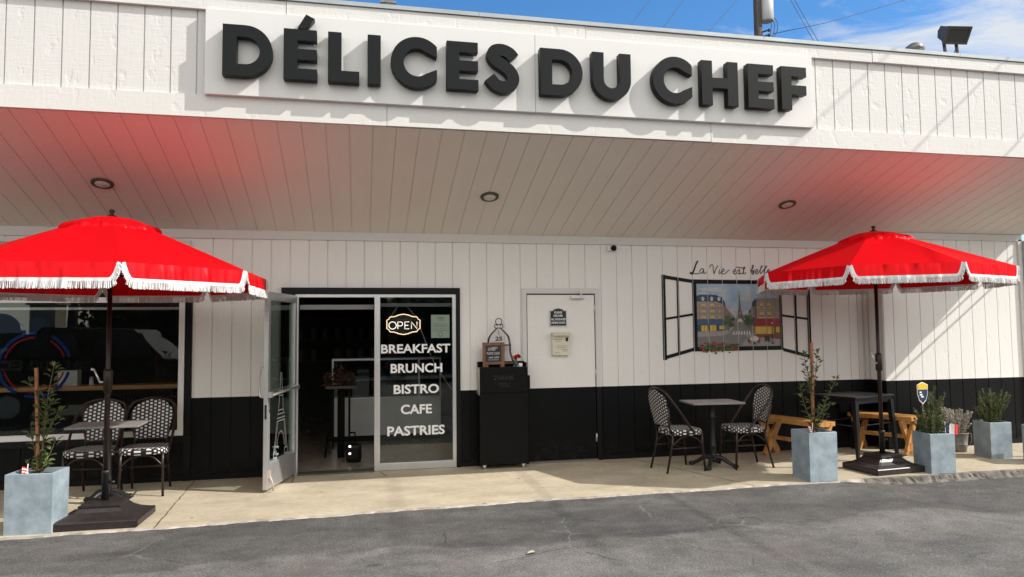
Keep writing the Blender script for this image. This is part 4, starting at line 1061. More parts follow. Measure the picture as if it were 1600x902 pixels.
parasol('parasol', -2.085, -1.63, 2.08, 1.29, R(-69.7), 2.565, 'left red fringed parasol standing over the two chairs by the shop window', brot=R(-1))
parasol('parasol', 5.632, -1.40, 2.171, 1.291, R(-184.1), 2.62, 'right red fringed parasol standing beside the mural and picnic benches', brot=R(6), wr=2)

# ------------------------------------------------------------------ bistro chairs
def make_chair(label):
    t = thing('bistro_chair', label, 'chair', (0, 0, 0), 0, 'black and white woven bistro chairs')
    # faces -y.  seat
    bm = BM(); uvl = bm.loops.layers.uv.new('UVMap')
    def seat_pt(a, s):
        # superellipse seat outline
        c, sn = math.cos(a), math.sin(a)
        x = .215 * s * (abs(c) ** .55) * (1 if c >= 0 else -1); y = .205 * s * (abs(sn) ** .6) * (1 if sn >= 0 else -1)
        return x * (1.0 - .10 * (y / .205) * 1.0), y
    n = 48; rings = []
    for s, z in ((.02, .462), (.5, .462), (.85, .464), (.97, .460), (1.0, .448), (1.0, .408), (.97, .402)):
        rings.append([(seat_pt(2 * PI * k / n, s), z) for k in range(n)])
    V = [[bm.verts.new((p[0], p[1], z)) for p, z in r] for r in rings]
    for i in range(len(V) - 1):
        for k in range(n):
            f = bm.faces.new((V[i][k], V[i + 1][k], V[i + 1][(k + 1) % n], V[i][(k + 1) % n])); f.smooth = True
            side = i >= 3
            ks = (k, k, k + 1, k + 1); iz = (i, i + 1, i + 1, i)
            for lp, kk, ii in zip(f.loops, ks, iz):
                v = lp.vert.co
                lp[uvl].uv = (kk / n * 1.325, v.z) if side else (v.x, v.y)
    f = bm.faces.new(V[-1]); f2 = bm.faces.new(list(reversed(V[0])))
    for lp in f2.loops: lp[uvl].uv = (lp.vert.co.x, lp.vert.co.y)
    bmesh.ops.recalc_face_normals(bm, faces=bm.faces)
    finish('seat', bm, M['weave'], t)
    # back panel: woven, arched top, narrowing to the seat, curved in plan
    def yb(z): return .20 + (z - .45) * .20
    bm = BM(); uvl = bm.loops.layers.uv.new('UVMap'); rows = []
    NZ, NX = 18, 14
    for i in range(NZ + 1):
        t_ = i / NZ; z = .505 + t_ * .392
        w = .145 + .055 * min(1, t_ / .55)
        if t_ > .58:
            u = (t_ - .58) / .42; w = .20 * math.sqrt(max(.0, 1 - u * u * .97))
        row = []
        for j in range(NX + 1):
            g = j / NX * 2 - 1; x = g * w
            row.append(bm.verts.new((x, yb(z) - .35 * x * x * 1.6 + .012, z)))
        rows.append(row)
    rows2 = [[bm.verts.new(v.co + Vector((0, .014, 0))) for v in r] for r in rows]
    def fq(vs):
        f = bm.faces.new(vs); f.smooth = True
        for lp in f.loops: lp[uvl].uv = (lp.vert.co.x, lp.vert.co.z)
    for i in range(NZ):
        for j in range(NX):
            fq((rows[i][j], rows[i][j + 1], rows[i + 1][j + 1], rows[i + 1][j])); fq((rows2[i][j], rows2[i + 1][j], rows2[i + 1][j + 1], rows2[i][j + 1]))
    finish('backrest', bm, M['weave'], t)
    # hoop: from the front half of the seat side up over the back
    hoop = [(-.222, -.06, .43), (-.226, .0, .50), (-.235, .10, .63), (-.232, .20, .76), (-.19, .262, .86), (-.10, .284, .900), (0, .290, .912)]
    hoop = hoop + [(-x, y, z) for x, y, z in reversed(hoop[:-1])]
    bm = BM(); tube(bm, catmull(hoop, 6), .0130, 10)
    tube(bm, catmull([(-.15, yb(.5) - .0, .50), (-.02, yb(.5) + .014, .503), (.15, yb(.5) - .0, .50)], 6), .010, 8)
    for s in (-1, 1): tube(bm, [(s * .15, yb(.44), .42), (s * .148, yb(.5), .505), (s * .196, yb(.70) - .005, .70)], .010, 8)
    finish('back_frame', bm, M['chairframe'], t)
    for s in (-1, 1):
        bm = BM(); tube(bm, [(s * .185, -.175, .43), (s * .187, -.178, .30), (s * .198, -.20, .0)], [.0130, .0130, .0120], 10); finish('leg', bm, M['chairframe'], t)
        bm = BM(); tube(bm, [(s * .165, .175, .43), (s * .168, .19, .30), (s * .178, .265, .0)], [.0130, .0130, .0120], 10); finish('leg', bm, M['chairframe'], t)
    bm = BM()
    for s in (-1, 1):
        tube(bm, catmull([(s * .188, -.18, .29), (s * .18, -.10, .365), (s * .178, 0, .395), (s * .172, .09, .365), (s * .168, .19, .29)], 5), .008, 8)
        tube(bm, [(s * .19, -.18, .26), (s * .17, .20, .26)], .008, 8)
    tube(bm, catmull([(-.188, -.18, .29), (-.10, -.178, .375), (0, -.178, .395), (.10, -.178, .375), (.188, -.18, .29)], 5), .008, 8)
    tube(bm, catmull([(-.168, .19, .29), (-.08, .185, .37), (0, .183, .39), (.08, .185, .37), (.168, .19, .29)], 5), .008, 8)
    tube(bm, [(-.18, .01, .26), (.18, .01, .26)], .008, 8)
    finish('stretcher', bm, M['chairframe'], t)
    return t
ch = make_chair('woven chair by the shop window, the one nearer the open door')
ch.location = (-2.07, -.53, 0); ch.rotation_euler = (0, 0, R(3))
dup(ch, (-2.545, -.55, 0), R(-3), 'woven chair by the shop window, right behind the left parasol pole')
dup(ch, (3.52, -.78, 0), R(96), 'woven chair facing right at the table under the mural')
dup(ch, (4.30, -.80, 0), R(-92), 'woven chair facing left with its back to the picnic bench')

# ------------------------------------------------------------------ pedestal tables
def make_table(label):
    t = thing('pedestal_table', label, 'table', (0, 0, 0), 0, 'small square pedestal tables')
    bm = BM(); box(bm, -.305, .305, -.215, .215, .722, .742, bev=.004); finish('tabletop', bm, M['tabletop'], t)
    bm = BM(); box(bm, -.15, .15, -.12, .12, .708, .7215); lathe(bm, [(.055, .06), (.05, .10), (.036, .13), (.034, .22), (.042, .235), (.034, .25), (.03, .40), (.032, .55), (.044, .565), (.034, .58), (.032, .69), (.06, .708)], 18); finish('column', bm, M['iron'], t)
    for k in range(4):
        a = PI / 4 + k * PI / 2 + .15; u = Vector((math.cos(a), math.sin(a), 0))
        bm = BM(); P = catmull([u * .03 + Vector((0, 0, .11)), u * .10 + Vector((0, 0, .105)), u * .17 + Vector((0, 0, .06)), u * .235 + Vector((0, 0, .03))], 5)
        tube(bm, P, [.028 - .010 * i / len(P) for i in range(len(P))], 10); bmesh.ops.create_uvsphere(bm, u_segments=12, v_segments=8, radius=.03, matrix=Matrix.Translation(u * .245 + Vector((0, 0, .027))) @ Matrix.Diagonal((1.3, 1, .8, 1)))
        finish('foot', bm, M['iron'], t)
    return t
tb = make_table('small grey pedestal table between the left parasol and its two chairs'); tb.location = (-2.285, -.95, 0); tb.rotation_euler = (0, 0, R(3))
dup(tb, (3.94, -.76, 0), R(-4), 'small grey pedestal table between the two facing chairs under the mural')

# ------------------------------------------------------------------ picnic benches and metal table
def bench(label, loc, rz, L):
    t = thing('picnic_bench', label, 'bench', loc, rz, 'orange wooden benches with crossed legs')
    for k in range(3):
        bm = BM(); x = (k - 1) * .098; box(bm, x - .046, x + .046, -L / 2, L / 2, .418, .470, bev=.005); finish('seat_board', bm, M['wood'], t)
    for s in (-1, 1):
        y = s * (L / 2 - .10)
        bm = BM()
        for q, dy in ((1, -.021), (-1, .021)):
            b2 = BM(); box(b2, -.046, .046, -.019, .019, -.255, .255, bev=.003)
            bmesh.ops.transform(b2, matrix=Matrix.Translation((0, y + dy, .213)) @ Matrix.Rotation(q * R(33), 4, 'Y'), verts=b2.verts)
            bmesh.ops.bisect_plane(b2, geom=list(b2.verts) + list(b2.edges) + list(b2.faces), plane_co=(0, 0, .001), plane_no=(0, 0, -1), clear_outer=True)
            merge(bm, b2)
        box(bm, -.135, .135, y - .018, y + .018, .372, .4175)
        finish('crossed_legs', bm, M['wood'], t)
    bm = BM(); box(bm, -.02, .02, -L / 2 + .14, L / 2 - .14, .19, .235); finish('brace', bm, M['wood'], t)
    return t
bench('orange wooden bench with crossed legs left of the black metal table', (5.16, -.50, 0), R(19), .90)
bench('orange wooden bench with crossed legs right of the black metal table', (6.50, -.385, 0), R(27), .78)
t = thing('metal_table', 'black metal table with splayed legs between the two wooden benches', 'table', (5.985, -.50, 0), R(17)); t.scale = (.97, 1, .95)
bm = BM(); box(bm, -.39, .39, -.30, .30, .755, .782, bev=.010); box(bm, -.36, .36, -.27, .27, .69, .755); finish('tabletop', bm, M['gunmetal'], t)
for sx in (-1, 1):
    for sy in (-1, 1):
        bm = BM(); b2 = BM()
        A = [(sx * .345 + a, sy * .255 + b, .72) for a, b in ((-.03, -.03), (.03, -.03), (.03, .03), (-.03, .03))]; B = [(sx * .385 + a, sy * .30 + b, 0) for a, b in ((-.016, -.016), (.016, -.016), (.016, .016), (-.016, .016))]
        va = [b2.verts.new(p) for p in A]; vb = [b2.verts.new(p) for p in B]; b2.faces.new(va); b2.faces.new(vb)
        for k in range(4): b2.faces.new((va[k], va[(k + 1) % 4], vb[(k + 1) % 4], vb[k]))
        merge(bm, b2); finish('leg', bm, M['gunmetal'], t)
bm = BM()
for s in (-1, 1): tube(bm, [(-.36, s * .27, .42), (.36, s * .27, .42)], .008, 6); tube(bm, [(s * .365, -.27, .42), (s * .365, .27, .42)], .008, 6)
finish('cross_brace', bm, M['gunmetal'], t)

# ------------------------------------------------------------------ planters and plants
def planter(label, loc, rz, w, d, h):
    t = thing('planter', label, 'planter', loc, rz, 'blue grey square planters')
    bm = BM(); th = .018; b2 = BM()
    def ring(hx, hy, z): return [b2.verts.new((sx * hx, sy * hy, z)) for sx, sy in ((-1, -1), (1, -1), (1, 1), (-1, 1))]
    rs = [ring(w / 2 * .985, d / 2 * .985, .0), ring(w / 2, d / 2, h - .004), ring(w / 2 - .003, d / 2 - .003, h), ring(w / 2 - th, d / 2 - th, h), ring(w / 2 - th, d / 2 - th, h - .10)]
    b2.faces.new(list(reversed(rs[0])))
    for a, b in zip(rs, rs[1:]):
        for k in range(4): b2.faces.new((a[k], a[(k + 1) % 4], b[(k + 1) % 4], b[k]))
    merge(bm, b2); finish('pot', bm, M['planter'], t)
    bm = BM(); n = 8
    g = [[bm.verts.new(((i / n - .5) * (w - 2 * th), (j / n - .5) * (d - 2 * th), h - .045 + random.uniform(0, .015))) for j in range(n + 1)] for i in range(n + 1)]
    for i in range(n):
        for j in range(n): bm.faces.new((g[i][j], g[i + 1][j], g[i + 1][j + 1], g[i][j + 1]))
    finish('soil', bm, M['soil'], t)
    return t
planter('tall blue grey planter at the left edge beside the left parasol base', (-2.548, -1.755, 0), R(-4), .352, .28, .474)
planter('blue grey planter with a staked sapling in front of the left bench', (4.645, -1.605, 0), R(-1), .318, .318, .497)
planter('blue grey planter with a French flag and rosemary beside the right parasol base', (6.118, -1.595, 0), R(-6), .285, .285, .42)
planter('blue grey planter with upright rosemary standing alone near the right end', (7.448, -1.05, 0), R(-6), .275, .275, .423)
planter('blue grey planter cut off by the right edge of the view', (7.70, -1.50, 0), R(-4), .30, .30, .42)

def leaf(bm, p, d, up, ln, w, mi=0, fold=.25):
    d = d.normalized(); s = d.cross(up)
    if s.length < 1e-3: s = d.cross(Vector((1, 0, 0)))
    s.normalize(); n = s.cross(d).normalized()
    base = bm.verts.new(p); tip = bm.verts.new(p + d * ln - n * ln * .12)
    m1 = p + d * ln * .35; m2 = p + d * ln * .72
    a1 = bm.verts.new(m1 + s * w * .5 + n * w * fold); b1 = bm.verts.new(m1 - s * w * .5 + n * w * fold); c1 = bm.verts.new(m1)
    a2 = bm.verts.new(m2 + s * w * .4 + n * w * fold * .8); b2_ = bm.verts.new(m2 - s * w * .4 + n * w * fold * .8); c2 = bm.verts.new(m2 - n * ln * .03)
    for vs in ((base, a1, c1), (base, c1, b1), (c1, a1, a2, c2), (c1, c2, b2_, b1), (c2, a2, tip), (c2, tip, b2_)):
        f = bm.faces.new(vs); f.material_index = mi; f.smooth = True
def rnd(s=1): return Vector((random.uniform(-s, s), random.uniform(-s, s), random.uniform(-s, s)))
def sapling(label, loc, stems, stake_h, stake_dx, lm, n_per=70, ls=(.035, .06), stake_tilt=0.0):
    t = thing('citrus_sapling', label, 'sapling', loc)
    st = BM(); lf = BM()
    for P, r, dens in stems:
        C = catmull(P, 8); tube(st, C, [r * (1 - .7 * i / len(C)) for i in range(len(C))], 7)
        tot = sum((b - a).length for a, b in zip(C, C[1:])); n = int(tot * dens * 1.0)
        for k in range(n):
            u = (k + random.random()) / n; i = min(int(u * (len(C) - 1)), len(C) - 2); p = C[i].lerp(C[i + 1], u * (len(C) - 1) - i)
            ax = (C[i + 1] - C[i]).normalized(); a = random.uniform(0, 2 * PI)
            d = Vector((math.cos(a), math.sin(a), random.uniform(-.1, .9)))
            tw_ = random.uniform(.005, .035); q = p + d.normalized() * tw_
            leaf(lf, q, d + ax * .3, Vector((0, 0, 1)) + rnd(.4), random.uniform(*ls), random.uniform(*ls) * .60, random.choice((0, 0, 1)))
        for k in range(3): leaf(lf, C[-1], rnd(.6) + Vector((0, 0, 1)), rnd(1), random.uniform(*ls) * .8, .02, 0)
    finish('stem', st, M['bark'], t); finish('foliage', lf, lm, t)
    bm = BM(); box(bm, -.011, .011, -.011, .011, -.02, stake_h, mtx=Matrix.Translation((stake_dx, 0, 0)) @ Matrix.Rotation(stake_tilt, 4, 'Y')); finish('stake', bm, M['stake'], t)
    return t
sapling('leafy citrus sapling tied to a wooden stake in the left planter', (-2.545, -1.74, .43),
        [([(0, 0, 0), (.02, 0, .2), (.03, .01, .45), (.05, 0, .65), (.085, 0, .88)], .009, 62), ([(0, 0, .02), (.06, -.02, .12), (.11, 0, .27)], .005, 75), ([(0, 0, .06), (-.05, .02, .22), (-.07, 0, .40)], .005, 70), ([(0, 0, .02), (-.04, 0, .07), (-.10, .02, .10)], .004, 80),
         ([(.03, 0, .42), (-.03, 0, .62), (-.085, 0, .76)], .004, 55), ([(.02, 0, .25), (.08, .02, .42), (.13, 0, .52)], .005, 70), ([(.02, 0, .3), (.05, -.03, .45), (.075, -.02, .6)], .004, 75), ([(0, 0, 0), (.03, -.03, .06), (.06, -.02, .1)], .004, 90)],
        .875, -.005, [M['leaf'], M['leaf2']], ls=(.042, .074), stake_tilt=R(-2.5))
sapling('sparse citrus sapling tied to a wooden stake in the planter before the left bench', (4.66, -1.60, .455),
        [([(0, 0, 0), (-.02, 0, .2), (-.02, .01, .45), (-.03, 0, .58), (-.075, 0, .72), (-.09, 0, .84)], .008, 62), ([(0, 0, .03), (.08, 0, .20), (.18, .01, .39), (.30, .02, .57)], .006, 62), ([(0, 0, .06), (-.08, 0, .24), (-.125, 0, .38), (-.14, .01, .50)], .005, 62), ([(-.02, 0, .42), (.03, 0, .6), (.055, 0, .72), (.068, 0, .86)], .005, 70),
         ([(0, 0, .0), (.05, -.03, .10), (.13, 0, .22)], .005, 95), ([(0, 0, .02), (0, -.03, .12), (.03, -.03, .24)], .005, 90), ([(-.02, 0, .4), (-.06, 0, .55), (-.05, 0, .68)], .004, 60), ([(.08, 0, .2), (.15, -.02, .26), (.2, 0, .30)], .004, 80)],
        .955, -.012, [M['leaf2'], M['leaf']], ls=(.036, .060), stake_tilt=R(.8))
def needle_bush(name, label, cat, loc, stems, lm, ln=(.012, .022), w=.0032, dens=900, group=None, r=.003):
    t = thing(name, label, cat, loc, 0, group)
    st = BM(); lf = BM()
    for P in stems:
        C = catmull(P, 5); tube(st, C, [r * (1 - .6 * i / len(C)) for i in range(len(C))], 5)
        tot = sum((b - a).length for a, b in zip(C, C[1:])); n = int(tot * dens)
        for k in range(n):
            u = .10 + .90 * (k + random.random()) / n; i = min(int(u * (len(C) - 1)), len(C) - 2); p = C[i].lerp(C[i + 1], min(1, u * (len(C) - 1) - i))
            ax = (C[i + 1] - C[i]).normalized(); a = random.uniform(0, 2 * PI); s = ax.orthogonal().normalized(); q = ax.cross(s)
            d = (s * math.cos(a) + q * math.sin(a)) * random.uniform(.6, 1) + ax * random.uniform(.2, 1.0); d.normalize()
            L_ = random.uniform(*ln); sd = d.cross(rnd(1)).normalized() * w * random.uniform(.7, 1.3)
            f = lf.faces.new([lf.verts.new(v) for v in (p - sd * .5, p + d * L_ * .6 - sd, p + d * L_, p + d * L_ * .6 + sd, p + sd * .5)]); f.material_index = random.choice((0, 0, 1)) if len(lm) > 1 else 0
    finish('stem', st, M['bark'], t); finish('foliage', lf, lm, t)
    return t
def stems_up(n, rx, ry, h0, h1, spread, lean=(0, 0), prof=None):
    o = []
    for k in range(n):
        a = random.uniform(0, 2 * PI); q = math.sqrt(random.random())
        x, y = rx * q * math.cos(a), ry * q * math.sin(a)
        h = random.uniform(h0, h1) * (prof(x / rx) if prof else 1)
        sx, sy = x * spread + random.uniform(-.02, .02) + lean[0] * h, y * spread + random.uniform(-.02, .02) + lean[1] * h
        o.append([(x * .6, y * .6, 0), (x * .8 + sx * .3 + random.uniform(-.01, .01), y * .8 + sy * .3, h * .45), (x + sx * .9 + random.uniform(-.015, .015), y + sy * .9, h)])
        if random.random() < .8:
            m = Vector(o[-1][1]); o.append([tuple(m), tuple(m + Vector((random.uniform(-.04, .04), random.uniform(-.03, .03), h * .2))), tuple(m + Vector((random.uniform(-.07, .07), random.uniform(-.05, .05), h * random.uniform(.3, .42))))])
    return o
nm = [M['needle'], mat('rosemary_tip', (.12, .145, .045), .6, vscale=14, col2=(.21, .225, .085))]
needle_bush('rosemary_bush', 'tall uneven rosemary bush in the planter with the French flag', 'bush', (6.10, -1.59, .38), stems_up(34, .125, .12, .12, .34, .75, (-.08, 0)) + stems_up(15, .06, .06, .26, .53, .8, (.15, 0)) + stems_up(12, .05, .08, .16, .33, .7, (-.34, 0)), nm, ln=(.013, .026), w=.0030, dens=640)
needle_bush('rosemary_bush', 'upright bushy rosemary in the planter standing alone near the right end', 'bush', (7.445, -1.05, .385), stems_up(48, .115, .10, .18, .43, .95, (0, 0), lambda q: 1.05 - .25 * abs(q)) + [[(.08, 0, .05), (.13, 0, .14), (.17, 0, .27)], [(.07, 0, .05), (.12, 0, .12), (.17, .0, .22)]], nm, ln=(.013, .026), w=.0030, dens=640)
t = thing('metal_bucket', 'weathered galvanised bucket between the two right planters', 'bucket', (7.36, -.62, 0)); t.scale = (1.12, 1.12, 1.1)
bm = BM(); lathe(bm, [(.085, .0), (.09, .004), (.098, .08), (.101, .083), (.098, .087), (.112, .205), (.117, .21), (.112, .215), (.106, .212), (.10, .17)], 28); finish('pail', bm, M['zinc'], t)
bm = BM(); tube(bm, catmull([(.11, -.02, .19), (.135, -.05, .20), (.13, -.06, .12), (.115, -.04, .06)], 6), .004, 6); finish('handle', bm, M['zinc'], t)
needle_bush('silver_shrub', 'silvery grey dried shrub growing in the metal bucket', 'shrub', (7.36, -.62, .19), stems_up(52, .12, .10, .16, .36, .85), [M['silver'], mat('silver_leaf_dry', (.48, .42, .38), .8)], ln=(.010, .019), w=.0075, dens=520)
needle_bush('rosemary_bush', 'thin rosemary sprig rising behind the silvery shrub', 'bush', (7.30, -.45, .2), [[(0, 0, 0), (.0, 0, .2), (random.uniform(-.04, .04), 0, .36)] for k in range(7)], nm)
# flags
def flag_cloth(name, cols, w, h, parent, nst, horizontal=False):
    bm = BM(); n = 24; last = None
    for i in range(n + 1):
        u = i / n; x = u * w; y = .016 * math.sin(u * 6.5) * u; dz = -.012 * u
        cur = [bm.verts.new((x, y + .004 * q, dz + h * (q / nst if horizontal else (0, 1)[min(q, 1)]))) for q in range(nst + 1 if horizontal else 2)]
        if last:
            for q in range(len(cur) - 1):
                f = bm.faces.new((last[q], cur[q], cur[q + 1], last[q + 1])); f.smooth = True
                f.material_index = (q % len(cols)) if horizontal else min(int((i - 1) / n * len(cols)), len(cols) - 1)
        last = cur
    o = finish(name, bm, cols, parent); return o
t = thing('small_flag', 'small French tricolour flag stuck in the planter beside the parasol base', 'flag', (6.165, -1.715, .345))
bm = BM(); tube(bm, [(0, 0, 0), (-.005, 0, .20)], .003, 6); finish('stick', bm, M['whiteframe'], t)
o = flag_cloth('cloth', [M['flagblue'], M['flagwhite'], M['flagred']], .145, .105, t, 1); o.location = (-.003, 0, .085); o.rotation_euler = (0, R(6), R(-6))
for lab, loc, rz in (('tiny striped flag drooping at the rim of the planter before the left bench', (4.535, -1.735, .455), 0), ('tiny furled flag stuck in the planter at the left edge', (-2.60, -1.84, .405), R(10))):
    t = thing('small_flag', lab, 'flag', loc, rz, 'tiny striped flags')
    bm = BM(); tube(bm, [(0, 0, 0), (.012, 0, .14)], .0035, 6); finish('stick', bm, M['whiteframe'], t)
    o = flag_cloth('cloth', [M['flagred'], M['flagwhite']], .05, .075, t, 7, True); o.location = (-.028, -.01, .045); o.rotation_euler = (0, R(10), R(30))
# yard sign
t = thing('security_sign', 'shield shaped yellow and navy security sign on a stake behind the right planters', 'sign', (6.84, -.66, 0), R(8))
sh = [(-.09, .03), (-.03, .07), (0, .062), (.03, .07), (.09, .03)]
def shield(k): return [(0, -.17 * k), (.055 * k, -.125 * k), (.085 * k, -.05 * k), (.092 * k, .07 * k), (.03 * k, .095 * k), (0, .105 * k), (-.03 * k, .095 * k), (-.092 * k, .07 * k), (-.085 * k, -.05 * k), (-.055 * k, -.125 * k)]
me = extruded([shield(1.0)], .006); me.transform(Matrix.Translation((0, 0, .775))); mesh_obj('rim', me, M['flagwhite'], t)
me = extruded([[(0, -.155), (.05, -.115), (.077, -.048), (.082, .012), (-.082, .012), (-.077, -.048), (-.05, -.115)]], .002); me.transform(Matrix.Translation((0, -.0065, .775))); mesh_obj('shield_face', me, M['navy'], t)
me = extruded([[(-.082, .018), (.082, .018), (.084, .064), (.028, .087), (0, .096), (-.028, .087), (-.084, .064)]], .002); me.transform(Matrix.Translation((0, -.0065, .775))); mesh_obj('shield_top', me, M['yellow'], t)
bm = BM()
for (a, b, z) in ((-.055, -.018, .745), (-.05, -.008, .715), (-.03, .012, .69)):
    box(bm, a, b, -.0098, -.0088, z, z + .018)
finish('printed_lines', bm, M['textwhite'], t)
bm = BM(); tube(bm, [(0, .006, 0), (0, .006, .72)], .006, 6); finish('stake', bm, M['zinc'], t)

bm = BM(); leaf(bm, Vector((1.16, -3.30, -.002)), Vector((1, .35, .05)), Vector((0, 0, 1)), .085, .038, 0, .2)
props(finish('dry_leaf', bm, mat('pale_dry_leaf', (.42, .38, .30), .8)), 'pale dry leaf lying alone on the asphalt', 'leaf')
# ------------------------------------------------------------------ waste kiosk with things on top
t = thing('waste_kiosk', 'black waste receptacle cabinet marked THANK YOU beside the storefront', 'waste bin', (1.63, -.14, 0), R(-2))
bm = BM(); box(bm, -.285, .275, -.115, .115, .05, .835, bev=.004); finish('cabinet', bm, M['kiosk'], t)
bm = BM(); box(bm, -.285, .275, -.115, .09, .865, 1.15, bev=.004); box(bm, -.27, .26, -.10, .09, .835, .865); finish('hopper', bm, M['kiosk'], t)
bm = BM(); box(bm, -.29, -.285, -.114, .115, .838, 1.15); finish('side_reflection', bm, M['sidereflect'], t)  # thin sheet added for the pale reflection on the black side
bm = BM(); box(bm, -.285, .275, .10, .118, 1.15, 1.21); box(bm, .262, .279, -.04, .118, 1.15, 1.20); box(bm, -.285, -.27, .03, .10, 1.15, 1.21); finish('tray_rail', bm, M['kiosk'], t)
bm = BM(); box(bm, .279, .305, -.10, .02, .90, 1.05, bev=.006); finish('side_box', bm, M['kiosk'], t)
bm = BM(); bm_text(bm, 'THANK', -.13, .12, 1.005, 1.06, -.1168, bold=.03); bm_text(bm, 'YOU', -.07, .06, .925, .98, -.1168, bold=.03); finish('lettering', bm, mat('worn_black_lettering', (.012, .012, .012), .3), t)
for x in (-.23, .22):
    bm = BM(); tube(bm, [(x - .014, -.07, .025), (x + .014, -.07, .025)], .024, 12); box(bm, x - .02, x + .02, -.09, -.05, .035, .05); finish('caster', bm, M['alu'], t)
t = thing('chalkboard_sign', 'small framed chalkboard easel standing on the waste cabinet', 'chalkboard', (1.515, -.19, 1.152), R(-6)); t.rotation_euler = (R(-9), 0, R(-6))
bm = BM(); box(bm, -.125, .125, -.008, .010, .03, .06); box(bm, -.125, .125, -.008, .010, .25, .285); box(bm, -.125, -.092, -.009, .011, .0, .285); box(bm, .092, .125, -.009, .011, .0, .285); finish('frame', bm, M['frame_wood'], t)
for a_, b_ in ((-.10, -.06), (.08, .115)):
    bm = BM(); box(bm, a_, b_, .0, .008, -.0, .03); finish('leg', bm, M['frame_wood'], t)
bm = BM(); box(bm, -.093, .093, -.003, .006, .06, .25); finish('board', bm, M['slate'], t)
bm = BM(); bm_text(bm, 'Order', -.06, .03, .19, .225, -.0045, shear=.3); bm_text(bm, 'INSIDE', -.02, .05, .215, .232, -.0048, bold=.01); bm_text(bm, 'PLEASE CLEAR', -.075, .075, .145, .172, -.0045); bm_text(bm, 'your table', -.055, .065, .095, .125, -.0045); ribbon(bm, [(-.06, .083), (.06, .083)], .003, -.0045)
finish('lettering', bm, M['chalk'], t)
t = thing('wire_stand', 'arched black wire stand with a ring top and hanging number on the waste cabinet', 'display stand', (1.60, -.085, 1.152))
bm = BM()
for y in (-.03, .03):
    for s in (-1, 1):
        if s < 0 or y: tube(bm, catmull([(s * .175, y, 0), (s * .165, y, .06), (s * .135, y, .16), (s * .13, y, .26), (s * .11, y * .9, .35), (s * .05, y * .5, .42), (s * .012, 0, .455)], 6), .0055, 7)
finish('wire_arch', bm, M['iron'], t)
bm = BM(); tube(bm, [(.038 * math.cos(a * PI / 12), 0, .525 + .038 * math.sin(a * PI / 12)) for a in range(24)], .005, 7, closed=True)
for s in (-1, 1): tube(bm, catmull([(0, 0, .45), (s * .03, 0, .445), (s * .05, 0, .465), (s * .045, 0, .49), (s * .028, 0, .488), (s * .015, 0, .475)], 5), .005, 7)
finish('ring_finial', bm, M['iron'], t)
bm = BM(); tube(bm, [(0, 0, .43), (.0, 0, .38), (.008, 0, .36)], .003, 6); bm_text(bm, '25', -.042, .042, .30, .35, 0, bold=.03); bm_text(bm, '25', -.042, .042, .30, .35, .004, bold=.03); finish('hanging_number', bm, M['iron'], t)
for z in (.24, .03):
    bm = BM(); box(bm, -.13 - (.03 if z < .1 else 0), .14 + (.02 if z < .1 else 0), -.03, .03, z, z + .018); finish('shelf', bm, M['frame_wood'], t)
t = thing('flower_jar', 'glass jar with a red rose on the right of the waste cabinet', 'flower jar', (1.775, -.19, 1.152))
bm = BM(); lathe(bm, [(.026, 0), (.028, .01), (.028, .055), (.02, .065), (.022, .075)], 16); finish('jar', bm, M['doorglass'], t)
bm = BM(); tube(bm, [(0, 0, .01), (.015, 0, .10)], .003, 5); tube(bm, [(0, 0, .01), (-.02, 0, .10)], .003, 5)
for k in range(10): leaf(bm, Vector((0, 0, .07)), rnd(1) + Vector((0, 0, .7)), Vector((0, 0, 1)), .05, .02)
finish('stem', bm, M['leaf'], t)
bm = BM()
for k in range(40):
    d = rnd(1).normalized(); d.z = abs(d.z); leaf(bm, Vector((.022, -.01, .105)) + d * .008, d, rnd(1), .036, .032, 0, .1)
finish('bloom', bm, M['rose'], t, True)
bm = BM()
for k in range(26):
    d = rnd(1).normalized(); leaf(bm, Vector((-.028, 0, .115)), d, rnd(1), .022, .014, 0, .1)
finish('bloom', bm, M['petal'], t, True)
t = thing('white_candle', 'small white candle cup beside the rose jar', 'candle', (1.83, -.20, 1.152))
bm = BM(); lathe(bm, [(.022, 0), (.024, .004), (.024, .038), (.02, .04), (.018, .035)], 16); finish('cup', bm, M['textwhite'], t)

# ------------------------------------------------------------------ inside the cafe
t = thing('window_counter', 'long wooden bar counter behind the shop window glass', 'counter', (-4.2, .20, 0))
bm = BM(); box(bm, -2.3, 2.34, -.16, .16, .985, 1.03, bev=.004); finish('counter_top', bm, M['counterwood'], t)
bm = BM()
for x in (-2, -.6, .8, 2.2): box(bm, x - .02, x + .02, .08, .12, .012, .985)
finish('bracket', bm, M['dkbox'], t)
t = thing('napkin_box', 'white napkin box on the wooden window counter', 'napkin holder', (-3.02, .16, 1.03))
bm = BM(); box(bm, -.095, .095, -.06, .06, 0, .165, bev=.004); finish('box_body', bm, mat('white_box', (.75, .75, .72), .5, var=.1, vscale=20), t)
for x, lab, m_ in ((-2.80, 'salt shaker with white contents on the window counter', 'flagwhite'), (-2.66, 'dark pepper shaker on the window counter', 'dkbox')):
    t = thing('shaker', lab, 'shaker', (x, .14, 1.03), 0, 'salt and pepper shakers')
    bm = BM(); lathe(bm, [(.022, 0), (.025, .005), (.021, .05), (.020, .065)], 14); finish('body', bm, M[m_], t)
    bm = BM(); lathe(bm, [(.021, .065), (.022, .085), (.012, .095)], 14); finish('cap', bm, M['alu'], t)
t = thing('display_case', 'glass pastry display case with pale base inside the doorway', 'display case', (.62, 2.5, .012))
bm = BM(); box(bm, -1.0, .55, -.3, .3, .0, .08); finish('plinth', bm, M['dkbox'], t)
bm = BM(); box(bm, -1.0, .55, -.3, .3, .081, .60); finish('base_panel', bm, M['marble'], t)
